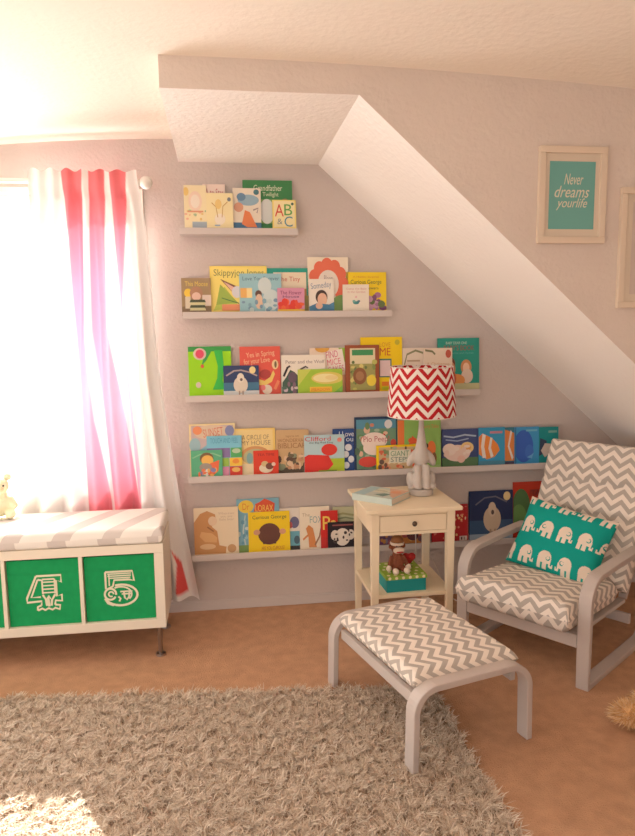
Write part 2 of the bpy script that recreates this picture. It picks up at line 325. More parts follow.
BK_=[
# ---- top ledge
(0,1,184,185,206.5,(244,226,180),[('e',.5,.62,.3,.24,(246,214,190)),('e',.5,.62,.2,.16,(248,232,214)),('e',.1,.85,.12,.1,(240,200,110)),('r',.35,0,1,.14,(160,176,190)),('n',.05,.2,.95,.42,12,.06,[(236,196,110),(170,196,150),(240,180,150)],1),('r',.15,.36,.85,.4,(225,150,110))],'cream yellow storybook with a pale round picture, leftmost on the top ledge'),
(0,0,203,184,225.5,(242,218,204),[('t',.12,.72,.92,.9,'A to Star',(205,110,110)),('p',[(.4,.68),(.7,.68),(.55,.58)],(222,110,100))],'pale pink storybook with a red title, behind two cream books on the top ledge'),
(0,2,206.5,193,233,(246,228,172),[('e',.5,.25,.2,.16,(250,236,214)),('s',[(.42,.3),(.36,.6),(.2,.72)],.03,(205,160,90)),('s',[(.58,.3),(.62,.62),(.8,.75)],.03,(205,160,90)),('e',.45,.68,.12,.14,(244,205,120)),('e',.86,.82,.07,.06,(110,120,130)),('r',.3,.05,.5,.09,(150,180,210))],'cream book with faint brown outlines, front of the pink storybook on the top ledge'),
(0,1,233,188,261,(236,222,200),[('e',.55,.7,.38,.14,(140,175,195)),('e',.3,.78,.16,.1,(90,130,165)),('r',0,0,1,.14,(60,110,150)),('p',[(.3,.1),(.42,.45),(.6,.4),(.85,.02),(.5,.02)],(232,120,70)),('e',.2,.52,.17,.12,(214,150,120)),('e',.84,.9,.1,.07,(60,110,120)),('s',[(.72,.45),(.9,.5),(.85,.38)],.04,(150,130,130))],'pale storybook with a blue arc and an orange splash on the top ledge'),
(0,0,243,180,292.5,(58,128,74),[('t',.22,.78,.8,.9,'Grandfather',(220,232,200)),('t',.4,.64,.72,.75,'Twilight',(214,226,190)),('r',.34,.1,.95,.6,(120,165,90)),('e',.48,.35,.15,.26,(214,220,220)),('e',.85,.5,.1,.12,(160,120,80))],'large green book with a pale title, tallest on the top ledge'),
(0,2,272.5,200,296,(246,222,120),[('r',.06,.04,.94,.96,(248,232,170)),('t',.1,.42,.48,.85,'A',(214,60,50)),('t',.5,.46,.84,.85,'B',(80,160,70)),('t',.5,.06,.85,.42,'C',(60,130,150)),('t',.2,.14,.42,.34,'&',(130,140,140)),('e',.85,.86,.06,.05,(60,100,80))],'small yellow alphabet book, rightmost on the top ledge'),
# ---- second ledge
(1,1,181.5,278,211,(158,132,96),[('r',0,.0,1,.16,(120,96,70)),('t',.12,.76,.9,.9,'This Moose',(238,205,90)),('r',.7,.18,1,.5,(226,206,190)),('e',.22,.56,.13,.13,(244,200,60)),('e',.5,.55,.22,.2,(170,120,90)),('e',.5,.46,.15,.12,(232,190,170)),('r',.12,.1,.3,.45,(222,206,180))]+[('p',[(.3,y),(.78,y),(.82,y-.08),(.26,y-.08)],c) for y,c in ((.36,(60,70,50)),(.28,(214,205,150)),(.2,(60,70,50)),(.12,(214,205,150)))],'brown book with a striped figure, leftmost on the second ledge'),
(1,0,210,266,267,(250,222,96),[('r',.02,.02,.98,.97,(252,228,112)),('t',.07,.74,.95,.93,'Skippyjon Jones',(110,120,70)),('p',[(.05,.02),(.25,.55),(.4,.3),(.5,.1)],(190,205,80)),('p',[(.1,.15),(.18,.6),(.48,.2)],(150,180,70)),('p',[(.18,.72),(.46,.56),(.42,.38)],(110,70,56)),('p',[(.24,.66),(.43,.53),(.41,.4)],(232,180,160)),('e',.47,.43,.09,.13,(220,218,226)),('s',[(.2,.3),(.5,.18)],.02,(70,120,60)),('r',.2,.02,.98,.16,(238,140,96))],'large yellow book with green grass and an orange foot band on the second ledge'),
(1,1,239.5,273.5,281.5,(150,198,208),[('t',.08,.82,.95,.92,'Love You Forever',(50,90,120)),('r',.02,.36,.3,.62,(240,176,90)),('r',.17,.36,.3,.62,(248,222,150)),('e',.6,.68,.16,.22,(210,226,226)),('e',.75,.3,.2,.28,(206,226,226)),('e',.45,.46,.08,.1,(90,60,50)),('e',.46,.26,.09,.2,(226,190,160)),('n',0,.02,1,.3,18,.05,[(120,170,190),(190,215,215),(110,150,180)],3)],'light blue book with a small child in a bathroom on the second ledge'),
(1,0,267.5,268,308.5,(40,150,130),[('r',.15,.45,.95,.9,(236,220,190)),('t',.25,.66,.8,.8,'The Tiny',(200,60,50)),('r',.15,.36,.95,.52,(200,140,80)),('r',0,0,1,.36,(150,140,80))],'teal topped book with a cream panel, behind the pink one on the second ledge'),
(1,2,277.5,288,304.5,(214,142,170),[('t',.1,.72,.9,.88,'The Flower',(120,40,90)),('t',.2,.58,.8,.68,'House',(70,50,90)),('n',.1,.1,.9,.4,14,.12,[(226,50,40),(232,70,50),(240,90,50)],5),('r',0,0,1,.08,(240,190,60))],'small pink book with red blooms on the second ledge'),
(1,0,308,257,348.5,(240,226,200),[('e',.5+.36*math.cos(a),.5+.36*math.sin(a),.14,.13,(232,100,72)) for a in [R(d) for d in range(-30,220,31)]]+[('e',.5,.5,.26,.26,(236,222,208)),('t',.4,.55,.62,.66,'Bloom',(150,130,130)),('e',.86,.1,.3,.2,(110,150,80))],'tall cream book with a ring of coral petals on the second ledge'),
(1,1,309,279,334,(240,230,214),[('t',.08,.66,.9,.9,'Someday',(120,140,170),.12),('e',.5,.44,.24,.22,(60,44,40)),('e',.53,.36,.19,.2,(232,180,150)),('p',[(0,0),(0,.14),(.3,.24),(.8,.2),(1,.28),(1,0)],(60,120,160)),('e',.4,.16,.14,.1,(230,180,150))],'white book with a dark haired child in blue, in front of the petal book'),
(1,0,346,272,386.5,(246,210,36),[('t',.12,.66,.88,.8,'Curious George',(40,70,50)),('t',.18,.84,.82,.9,'A Hidden Surprise',(214,120,40)),('t',.5,.55,.8,.62,'Flowers',(60,80,50)),('n',.55,.05,.92,.42,16,.09,[(170,110,150),(120,70,110),(200,150,180),(90,110,60)],7)],'yellow book with purple flowers, rightmost on the second ledge'),
(1,2,343,284.5,369,(238,226,206),[('t',.12,.78,.92,.88,'Guess the Baby',(214,150,140)),('t',.18,.68,.86,.76,'in the Garden',(214,150,140)),('e',.5,.3,.12,.06,(60,140,140)),('e',.42,.36,.06,.05,(110,170,160)),('e',.6,.36,.06,.04,(80,120,140)),('e',.5,.52,.04,.04,(236,180,180))],'small cream book with a tiny teal motif on the second ledge'),
# ---- middle ledge
(2,0,188.5,346.5,231.5,(150,222,20),[('r',0,.9,1,1,(40,150,60)),('p',[(.4,.92),(.55,.92),(.42,.72),(.3,.6)],(40,150,60)),('p',[(.6,.92),(.8,.92),(.82,.6),(.78,.3),(.86,.12),(.55,.12),(.66,.35),(.68,.6)],(40,186,60)),('e',.27,.85,.15,.12,(226,190,180)),('e',.27,.85,.1,.09,(226,60,90)),('e',.32,.6,.04,.04,(214,80,50)),('e',.22,.22,.06,.06,(222,200,180))],'lime green book with a round pink sticker, leftmost on the middle ledge'),
(2,1,223.5,365.5,259,(46,60,100),[('r',0,0,1,.16,(214,222,226)),('r',0,.14,1,.42,(50,104,140)),('s',[(.08,.66),(.3,.82),(.5,.84),(.75,.76),(.95,.64)],.05,(170,150,150)),('e',.82,.84,.09,.12,(246,222,150)),('e',.48,.34,.2,.28,(226,212,192)),('e',.48,.58,.1,.16,(238,226,208)),('e',.5,.52,.04,.05,(90,70,70)),('r',.42,0,.46,.14,(170,150,140)),('r',.52,0,.56,.14,(170,150,140))],'dark blue night book with a pale moon, standing on the middle ledge'),
(2,0,240,346.5,280.5,(228,88,74),[('t',.16,.76,.86,.9,'Yes in Spring',(250,190,150),.1),('t',.1,.62,.74,.76,'for your Love',(250,196,150),.1),('e',.87,.62,.08,.1,(240,205,150)),('e',.88,.62,.03,.07,(110,90,60)),('p',[(.46,.32),(.6,.28),(.74,.36),(.82,.5),(.86,.42),(.78,.26),(.6,.18),(.46,.2)],(244,205,100)),('e',.62,.42,.14,.1,(170,50,50)),('e',.66,.1,.12,.1,(240,222,200)),('s',[(.85,.1),(.95,.28)],.07,(244,130,90)),('e',.56,.14,.06,.06,(244,120,120))],'coral red book with a curved yellow shape on the middle ledge'),
(2,1,281.5,355,325.5,(240,230,214),[('t',.1,.78,.98,.87,'Peter and the Wolf',(130,110,110)),('p',[(0,0),(.02,.3),(.1,.42),(.2,.62),(.3,.56),(.42,.4),(.46,0)],(50,80,70)),('e',.25,.42,.1,.14,(90,70,90)),('s',[(.05,.45),(.14,.68),(.2,.72)],.05,(44,40,44)),('s',[(.42,.62),(.55,.7),(.6,.66)],.04,(60,56,56)),('n',.05,.02,.45,.3,12,.05,[(200,180,190),(60,90,80),(120,90,110)],9)],'white book with a black and dark green figure on the middle ledge'),
(2,2,298,369,342.5,(160,200,60),[('p',[(0,.3),(.3,1),(0,1)],(200,214,80)),('e',.66,.62,.36,.26,(226,206,90)),('e',.62,.62,.28,.18,(244,230,160)),('e',.75,.64,.14,.1,(238,214,140)),('r',.26,.04,.76,.26,(246,190,50)),('t',.3,.09,.72,.21,'MEADOW',(226,110,40)),('p',[(.8,.0),(1,.0),(1,.3)],(110,180,60))],'green and yellow book with an orange title box, low in front on the middle ledge'),
(2,0,310,348,346,(236,214,190),[('e',.35,1,.2,.1,(224,160,60)),('p',[(.8,1),(1,1),(1,.62)],(140,190,60)),('p',[(.42,.9),(.9,.98),(1,.5),(.5,.42)],(244,232,220)),('t',.45,.78,.78,.93,'FIND',(214,80,120),.14),('t',.48,.62,.86,.76,'MICE',(220,90,110),.14),('t',.5,.46,.95,.6,'CAKES',(220,110,130),.14),('r',.6,.0,1,.4,(214,150,120))],'pink and cream book with tilted pink lettering on the middle ledge'),
(2,1,345.5,345,379.5,(150,76,48),[('r',.14,.04,.88,.93,(226,214,170)),('r',.2,.78,.82,.9,(50,140,80)),('r',.14,.04,.88,.6,(150,150,80)),('n',.16,.06,.86,.64,26,.07,[(120,140,70),(190,190,90),(90,110,60),(214,200,110)],11),('e',.42,.34,.2,.18,(130,80,50)),('e',.42,.34,.12,.1,(160,110,70)),('e',.76,.24,.14,.12,(240,214,60))],'brown bordered garden book with a green title strip on the middle ledge'),
(2,0,361,337,402.5,(248,208,24),[('t',.46,.82,.72,.9,'LOVE',(214,130,30)),('t',.46,.66,.72,.8,'ME',(205,70,30)),('r',.44,.26,.74,.6,(60,110,90)),('r',.46,.28,.71,.57,(226,196,196)),('r',.5,.1,.72,.18,(236,120,30)),('r',.5,.03,.8,.09,(190,190,30)),('e',.88,.9,.06,.05,(200,180,40))],'large yellow book with a pink panel, behind the brown bordered one'),
(2,0,403,348,424.5,(232,214,194),[('s',[(.05,.55),(.2,.85),(.6,.94),(.95,.88)],.05,(130,130,90)),('s',[(.05,.6),(.2,.5),(.8,.45)],.03,(214,170,140)),('r',.2,.68,.8,.72,(190,160,130)),('r',.25,.58,.75,.61,(200,170,140)),('e',.8,.4,.2,.08,(190,70,70))],'narrow cream book with an olive arc, just above the lampshade on the middle ledge'),
(2,1,424,348,452.5,(236,214,190),[('t',.1,.58,.9,.66,'A Christmas',(214,160,110)),('t',.22,.48,.8,.55,'Story',(200,180,130)),('s',[(.05,.95),(.3,.92),(.4,.85)],.05,(120,120,80)),('e',.86,.86,.1,.1,(200,80,60)),('r',0,0,1,.3,(210,190,170))],'cream book with faint gold lettering, right behind the lampshade'),
(2,0,438,338,479.5,(36,146,128),[('t',.2,.88,.7,.93,'BABY DEAR ONE',(190,220,200)),('t',.15,.76,.88,.86,"BABY'S BOOK",(150,60,60)),('t',.3,.68,.86,.73,'stories and rhymes',(80,170,160)),('e',.3,.5,.12,.13,(110,56,46)),('e',.3,.4,.12,.15,(200,130,90)),('e',.68,.44,.13,.14,(206,130,80)),('e',.68,.42,.08,.1,(240,196,160)),('e',.7,.26,.14,.14,(226,200,180)),('e',.45,.18,.2,.12,(226,140,70)),('r',.35,0,1,.12,(190,190,140)),('e',.32,.22,.12,.14,(200,80,60))],'teal book with two seated children, rightmost on the middle ledge'),
# ---- fourth ledge
(3,0,189.5,424,235.5,(244,222,160),[('r',.04,.02,.96,.97,(206,180,180)),('e',.5,.84,.4,.14,(226,200,170)),('t',.3,.76,.74,.92,'SUNSET',(214,110,90),.12),('t',.42,.66,.75,.76,'HILL',(200,120,110),.05),('e',.18,.88,.1,.08,(238,140,90)),('e',.88,.86,.1,.1,(120,130,180)),('p',[(.04,.4),(.4,.62),(.9,.6),(.96,.4)],(130,190,210)),('e',.12,.6,.12,.14,(150,190,200)),('r',.04,.3,.96,.42,(214,120,120))],'large cream edged book with arched orange lettering, leftmost on the fourth ledge'),
(3,2,191,450.5,222.5,(86,176,130),[('s',[(.05,.72),(.3,.86),(.7,.88),(.95,.76)],.05,(130,200,150)),('e',.5,.7,.22,.22,(110,80,50)),('e',.52,.62,.19,.2,(248,186,80)),('p',[(.5,.05),(.6,.5),(.9,.62),(.86,.2),(.7,.04)],(240,100,60)),('e',.46,.36,.2,.16,(150,140,130)),('n',.25,.02,.8,.3,14,.07,[(240,110,60),(120,120,170),(248,180,90),(226,226,214)],13)],'small square teal book with a yellow and orange figure, front left on the fourth ledge'),
(3,1,207,436,242,(120,196,220),[('t',.1,.82,.9,.95,'TOUCH AND FEEL',(70,150,190)),('r',.0,.46,.66,.7,(130,110,170)),('r',.68,.46,1,.7,(70,170,90)),('e',.84,.62,.12,.06,(180,210,170)),('r',.0,.24,.62,.45,(150,200,70)),('r',.64,.24,1,.45,(248,200,60)),('e',.82,.36,.1,.06,(240,140,50)),('r',.0,0,.62,.23,(226,140,180)),('r',.64,0,1,.23,(214,50,40)),('e',.82,.15,.12,.06,(236,180,90))],'board book with coloured squares under a sky blue band on the fourth ledge'),
(3,0,235,428.5,275.5,(244,206,110),[('r',.02,.02,.94,.97,(246,216,140)),('t',.18,.76,.84,.86,'A CIRCLE OF',(150,120,90)),('t',.16,.64,.88,.74,'MY HOUSE',(150,120,90)),('e',.5,.42,.36,.2,(214,150,90)),('e',.5,.38,.3,.18,(190,190,140)),('e',.36,.36,.08,.12,(120,170,170)),('r',.1,0,.9,.24,(244,226,180))],'pale yellow book with two lines of brown capitals on the fourth ledge'),
(3,1,253.5,450.5,278.5,(222,62,42),[('t',.16,.78,.84,.88,'TEA TIME',(130,30,30)),('e',.5,.26,.28,.2,(236,220,190)),('e',.45,.44,.14,.12,(220,190,130)),('e',.64,.34,.16,.14,(110,60,50)),('e',.8,.42,.08,.08,(240,200,180))],'small square red book with a white dome shape on the fourth ledge'),
(3,0,276,430,309,(206,168,120),[('t',.3,.82,.7,.87,'sagorna om',(150,110,70)),('t',.06,.72,.9,.8,'WONDERVAL',(150,100,60)),('t',.06,.58,.92,.7,'BIBLICAR',(150,100,60)),('r',0,0,1,.14,(70,60,50)),('n',.05,.06,.95,.42,30,.09,[(80,56,46),(200,140,100),(120,130,100),(226,190,150),(90,80,60)],17)],'tan book with three lines of brown lettering above a crowd on the fourth ledge'),
(3,1,304.5,435,344.5,(176,208,214),[('r',.0,.0,1,.36,(170,200,40)),('t',.02,.84,.66,.96,'Clifford',(214,40,40)),('t',.12,.76,.72,.82,'the Big Red Dog',(60,60,60)),('p',[(0,0),(0,.42),(.1,.48),(.4,.46),(.6,.44),(.72,.2),(.6,.06),(.4,.02)],(220,40,34)),('e',.62,.6,.2,.16,(222,44,36)),('e',.88,.86,.06,.06,(226,120,110)),('r',.35,0,.8,.05,(110,150,40))],'pale blue book with a big red rounded shape on grass on the fourth ledge'),
(3,0,333,429,354.5,(40,70,130),[('t',.3,.82,.98,.94,'I Love',(226,232,240)),('t',.4,.7,.95,.82,'You',(214,222,236)),('e',.72,.56,.16,.08,(226,232,240)),('e',.6,.4,.14,.08,(226,232,240)),('e',.84,.28,.14,.08,(226,232,240)),('e',.62,.14,.14,.08,(226,232,240))],'dark blue book with white spots, beside the pale blue one on the fourth ledge'),
(3,0,355,417,398,(40,60,90),[('r',.04,.02,.96,.95,(96,140,110)),('r',.04,.78,.96,.95,(70,140,170)),('n',.04,.05,.96,.85,46,.07,[(90,130,80),(200,120,90),(150,180,150),(226,180,150),(70,100,80),(200,60,50)],19),('e',.45,.55,.3,.16,(246,226,214)),('e',.45,.42,.26,.14,(246,226,214)),('t',.2,.5,.8,.64,'Pío Peep!',(176,40,60)),('e',.78,.86,.09,.08,(226,226,226)),('e',.3,.16,.22,.1,(214,60,50))],'tall book with a pale cloud shaped title panel on the fourth ledge'),
(3,2,376.5,445,418,(246,204,20),[('r',.06,.02,1,.92,(206,170,120)),('n',.06,.02,1,.9,50,.05,[(214,90,60),(120,140,90),(240,206,160),(90,70,60),(226,140,100),(150,170,140)],21),('r',.3,.26,.82,.8,(226,222,196)),('t',.34,.54,.78,.76,'GIANT',(80,140,100)),('t',.34,.3,.78,.5,'STEPS',(90,120,110))],'low yellow edged book with a busy crowd and green lettering, beside the lamp base'),
(3,1,398,420,441,(136,184,90),[('r',0,0,.15,1,(232,112,50)),('e',.34,.58,.1,.06,(226,80,40)),('p',[(.25,.5),(.34,.68),(.48,.52)],(226,80,40)),('t',.55,.8,.95,.9,'Merry Tales',(205,120,70)),('e',.78,.4,.1,.16,(228,110,50)),('e',.66,.46,.05,.05,(40,40,40)),('e',.84,.2,.06,.12,(120,80,50)),('r',.15,0,1,.06,(150,190,110))],'green book with an orange left edge, directly behind the lamp base'),
(3,0,442,429,480,(58,72,120),[('s',[(.05,.82),(.3,.78),(.6,.84),(.9,.8)],.04,(170,190,214)),('s',[(.1,.72),(.4,.68),(.7,.74)],.03,(150,170,205)),('r',0,0,1,.24,(70,110,70)),('e',.4,.36,.34,.22,(240,206,190)),('e',.2,.46,.18,.16,(246,222,205)),('e',.66,.5,.17,.15,(244,206,130)),('e',.66,.5,.1,.09,(236,160,80)),('e',.5,.2,.1,.1,(240,190,170)),('n',.1,.3,.7,.55,14,.07,[(248,224,210),(240,205,186)],23)],'dark blue book with a pale pink fluffy shape on the fourth ledge'),
(3,1,479,427.5,505,(50,150,196),[('p',[(0,.75),(.14,.85),(.5,.72),(.72,.55),(.8,.4),(.6,.22),(.3,.16),(0,.3)],(240,130,50)),('p',[(.14,.84),(.26,.8),(.2,.5),(.28,.2),(.14,.2),(.08,.5)],(240,230,220)),('p',[(.44,.74),(.52,.72),(.46,.46),(.56,.24),(.46,.2),(.36,.45)],(240,230,220)),('r',.42,.84,.9,.9,(190,120,140)),('r',0,0,1,.12,(60,130,160))],'blue book with an orange and white banded shape on the fourth ledge'),
(3,0,503,427.5,517,(56,120,140),[('p',[(.1,.95),(.8,.85),(.95,.1),(.1,.1)],(236,130,60)),('s',[(.6,.9),(.4,.5),(.7,.15)],.12,(240,226,214)),('r',0,.0,1,.08,(60,60,90))],'narrow orange and teal book wedged between two blue ones on the fourth ledge'),
(3,1,515,427,539,(60,150,206),[('e',.36,.48,.4,.44,(40,86,190)),('e',.6,.32,.18,.2,(50,100,200)),('p',[(.5,.18),(.7,.14),(.78,.3),(.68,.24)],(90,170,226)),('r',.46,.88,.92,.93,(100,180,214)),('r',0,0,.05,1,(40,100,160))],'bright blue book with a deep blue round shape on the fourth ledge'),
(3,1,539,427,558.5,(24,140,140),[('p',[(.0,.2),(.06,.7),(.4,.62),(.36,.3)],(36,50,80)),('p',[(.1,.35),(.3,.55),(.8,.52),(.6,.3),(.3,.16)],(206,190,180)),('r',.48,.84,.92,.9,(110,170,160))],'teal book with a grey pointed shape, rightmost on the fourth ledge'),
# ---- lowest ledge
(4,1,194,508,238.5,(240,220,186),[('t',.55,.72,.92,.9,'Wherever\nyou are\nlittle bear',(205,180,150)),('p',[(.0,.02),(.0,.7),(.14,.88),(.3,.94),(.48,.86),(.5,.72),(.4,.6),(.52,.5),(.56,.2),(.72,.16),(.7,.02)],(206,142,84)),('p',[(.16,.5),(.4,.46),(.52,.36),(.5,.26),(.24,.28),(.12,.4)],(226,170,110)),('e',.42,.72,.1,.1,(236,206,170)),('e',.84,.12,.1,.09,(200,150,100)),('e',.3,.18,.18,.06,(232,190,140)),('s',[(.3,.6),(.44,.5)],.03,(150,96,60))],'cream book with a big brown bear, leftmost on the lowest ledge'),
(4,0,237,499,279.5,(120,176,196),[('e',.22,.86,.18,.12,(246,206,60)),('t',.14,.8,.3,.92,'Dr',(226,120,40)),('p',[(.4,.76),(.44,.9),(.55,.94),(.66,1),(.8,.95),(.9,.9),(.88,.74)],(220,70,40)),('t',.44,.76,.86,.88,'LORAX',(248,200,80)),('s',[(.2,.1),(.14,.4),(.2,.7)],.03,(190,214,214)),('r',0,0,1,.14,(110,150,80)),('n',.02,.1,.3,.7,12,.05,[(150,200,214),(90,150,180),(200,220,220)],29)],'pale blue book with a yellow spot and red title on the lowest ledge'),
(4,1,248.5,512,290,(248,208,30),[('t',.1,.8,.92,.92,'Curious George',(40,60,50)),('t',.3,.05,.86,.14,'ARE YOU CURIOUS?',(190,90,40)),('e',.5,.45,.27,.27,(90,50,40)),('e',.2,.5,.08,.07,(214,150,110)),('e',.82,.5,.08,.07,(214,150,110)),('r',.34,.2,.66,.3,(84,46,40))],'bright yellow book with a dark brown round shape, on the lowest ledge'),
(4,0,280,508.5,301,(236,224,210),[('r',.3,.08,1,.45,(96,170,196)),('r',.3,.0,1,.1,(50,50,56)),('e',.7,.66,.22,.14,(90,90,130)),('e',.5,.6,.1,.08,(190,80,90)),('e',.8,.24,.14,.1,(60,90,110))],'white book with a square blue picture, between yellow and tan on the lowest ledge'),
(4,1,300,507,329.5,(240,226,200),[('t',.08,.78,.34,.86,'The',(190,170,130)),('t',.34,.62,.76,.78,'FOX',(130,170,170)),('p',[(.2,.5),(.3,.58),(.44,.5),(.5,.3),(.56,.05),(.3,.05),(.28,.3)],(216,130,70)),('s',[(.5,.1),(.66,.3),(.72,.5)],.05,(150,110,80)),('s',[(.3,.36),(.1,.24)],.05,(216,130,70)),('e',.84,.14,.09,.08,(232,150,150))],'cream book with a standing tan animal on the lowest ledge'),
(4,2,321,511,338,(206,40,36),[('t',.12,.5,.96,.86,'Pa',(250,206,80)),('r',0,0,1,.3,(190,30,30))],'red book with big yellow letters on the lowest ledge'),
(4,0,333,507,358,(190,190,150),[('s',[(.1,.8),(.4,.84),(.9,.78)],.05,(150,150,100)),('s',[(.1,.7),(.5,.74),(.9,.68)],.04,(130,140,100)),('r',0,0,1,.5,(140,120,90))],'pale olive book, half hidden by the black one on the lowest ledge'),
(4,3,328,522,357,(34,28,36),[('r',.16,.86,.86,.91,(150,70,70)),('e',.5,.42,.26,.34,(232,220,206)),('e',.24,.5,.14,.2,(222,210,196)),('e',.78,.5,.14,.2,(222,210,196)),('n',.2,.2,.82,.66,14,.045,[(50,40,44)],31)],'black book with a white dark spotted shape, left of the nightstand'),
(4,0,378,520,402,(110,70,110),[('n',.05,.05,.95,.95,30,.1,[(190,120,60),(90,60,90),(150,80,90),(120,110,130)],33)],'purple patchwork book, seen through the nightstand behind its left half'),
(4,1,401,521,430,(196,120,60),[('n',.05,.05,.95,.95,30,.1,[(150,60,60),(120,70,100),(226,170,90),(90,60,70)],35),('e',.4,.4,.2,.25,(70,30,40))],'orange patchwork book, seen through the nightstand behind its right half'),
(4,1,432,505,468,(176,36,40),[('n',.04,.1,.98,.96,46,.03,[(226,180,110),(214,110,90),(236,205,160)],37),('r',.76,.02,.97,.14,(214,190,180)),('r',.8,.04,.84,.12,(60,40,40)),('r',.88,.04,.9,.12,(60,40,40))],'red book sprinkled with pale dots, just right of the nightstand'),
(4,1,469.5,491,513,(36,48,84),[('r',0,0,1,.13,(150,170,190)),('r',0,.12,1,.4,(40,70,110)),('s',[(.14,.72),(.35,.86),(.6,.88),(.86,.76)],.03,(90,90,110)),('e',.86,.88,.08,.09,(236,206,140)),('e',.52,.42,.2,.26,(202,176,148)),('e',.52,.62,.09,.15,(214,190,164)),('e',.53,.56,.035,.05,(80,60,60)),('r',.46,.04,.5,.22,(160,130,110)),('r',.56,.04,.6,.22,(160,130,110))],'large dark blue night book with a yellow moon, between nightstand and armchair'),
(4,0,513.5,482,552,(196,56,36),[('r',.42,.74,1,.86,(150,40,30)),('t',.46,.76,.94,.84,'TALES',(90,30,30)),('e',.2,.52,.24,.36,(70,110,60)),('e',.14,.36,.2,.24,(90,140,70)),('r',.1,0,.4,.3,(80,50,40))],'red book with a leafy green shape, beside the armchair back'),
]
for b in BK_: book(*b)

# ---------------------------------------------------------------- bench with bins
BX,BZ,BG=-.3118,.1544,.16; BYF=-(BG+.39); T,C_,MD=.045,.335,.017; NB=5; BL_=2*T+NB*C_+(NB-1)*MD; BX0=BX-BL_
LAC=pm((236,224,204),.35,spec=.4,key='white_laminate')
e=empty('storage_bench',((BX+BX0)/2,(-BG+BYF)/2,0)); tag(e,'long white cube shelf unit laid low as a window bench on metal legs','bench')
ox,oy=e.location.x,e.location.y
def lb(mb,x0,y0,z0,x1,y1,z1): mb.box(x0-ox,y0-oy,z0,x1-ox,y1-oy,z1)
zt=BZ+2*T+C_
mb=MB(); lb(mb,BX0,BYF,BZ,BX,-BG,BZ+T); lb(mb,BX0,BYF,zt-T,BX,-BG,zt); lb(mb,BX0,BYF,BZ+T,BX0+T,-BG,zt-T); lb(mb,BX-T,BYF,BZ+T,BX,-BG,zt-T)
mb.build('carcass',LAC,e,bevel=.002)
for i in range(1,NB):
    x=BX-T-i*C_-(i-1)*MD; mb=MB(); lb(mb,x-MD,BYF+.001,BZ+T,x,-BG,zt-T); mb.build('divider',LAC,e,bevel=.0008)
STEEL=pm((150,140,134),.3,metal=1,key='brushed_steel')
for lx in (BX-.035,BX-.95,BX0+.035):
    for ly in (BYF+.035,-BG-.035):
        mb=MB(); mb.cone((lx-ox,ly-oy,.01),(lx-ox,ly-oy,BZ-.0005),.011,.013,16); mb.cone((lx-ox,ly-oy,0),(lx-ox,ly-oy,.01),.026,.024,16)
        o=mb.build('leg',STEEL,e); o['label']='slim steel leg with a round foot'
GREEN=pm((20,150,82),.8,bump=(200,.2,.002),var=(30,.06),spec=.15,key='green_felt'); NUM=pm((226,226,196),.7)
def arc(cx,cy,rx,ry,a0,a1,n=16): return [(cx+rx*math.cos(R(a0+(a1-a0)*i/n)),cy+ry*math.sin(R(a0+(a1-a0)*i/n))) for i in range(n+1)]
D4=[ # ornate slab numerals drawn as outline strokes, unit box
 ([(.30,.98),(.98,.98),(.98,.78),(.84,.84),(.84,.38),(.98,.42),(.98,.24),(.80,.26),(.78,.14)],.045),
 ([(.30,.98),(.02,.36),(.02,.24),(.42,.26),(.40,.14)],.045),
 ([(.40,.14),(.30,.10),(.30,.0)],.045),([(.30,.0),(.42,.05),(.50,.0),(.60,.05),(.70,.0),(.78,.05),(.9,.0),(.92,.12),(.78,.14)],.045),
 ([(.34,.88),(.14,.38),(.40,.38)],.04),([(.34,.88),(.44,.86)],.04),
 ([(.46,.88),(.46,.46)],.035),([(.80,.88),(.80,.46)],.035),([(.46,.88),(.80,.88)],.035),
 ([(.48,.80),(.80,.80)],.03),([(.48,.70),(.80,.70)],.03),([(.48,.60),(.80,.60)],.03),([(.48,.50),(.80,.50)],.03),
 ([(.46,.44),(.54,.30),(.62,.40),(.70,.28),(.80,.44)],.05),([(.54,.30),(.56,.12)],.05),([(.70,.28),(.68,.12)],.05),([(.6,.38),(.62,.1)],.05),
]
D5=[
 ([(.10,.98),(.86,.98),(.90,.70),(.76,.74)],.045),([(.10,.98),(.10,.50),(.30,.56)],.045),([(.30,.56),(.34,.74),(.76,.74)],.045),
 ([(.16,.92),(.82,.92)],.03),([(.16,.86),(.82,.86)],.03),([(.2,.80),(.80,.80)],.03),([(.2,.92),(.2,.58)],.03),
 (arc(.52,.30,.46,.30,110,-160,26),.05),(arc(.50,.32,.32,.22,120,-40,16),.035),
 (arc(.22,.34,.16,.16,-10,330,20),.045),(arc(.24,.34,.07,.07,0,300,12),.035),([(.06,.22),(.14,.08),(.30,.01)],.045),
 ([(.50,.40),(.84,.40)],.035),([(.54,.33),(.80,.33)],.035),([(.60,.40),(.62,.22),(.68,.16),(.74,.24),(.76,.40)],.04),([(.44,.26),(.5,.2),(.46,.12)],.04),
]
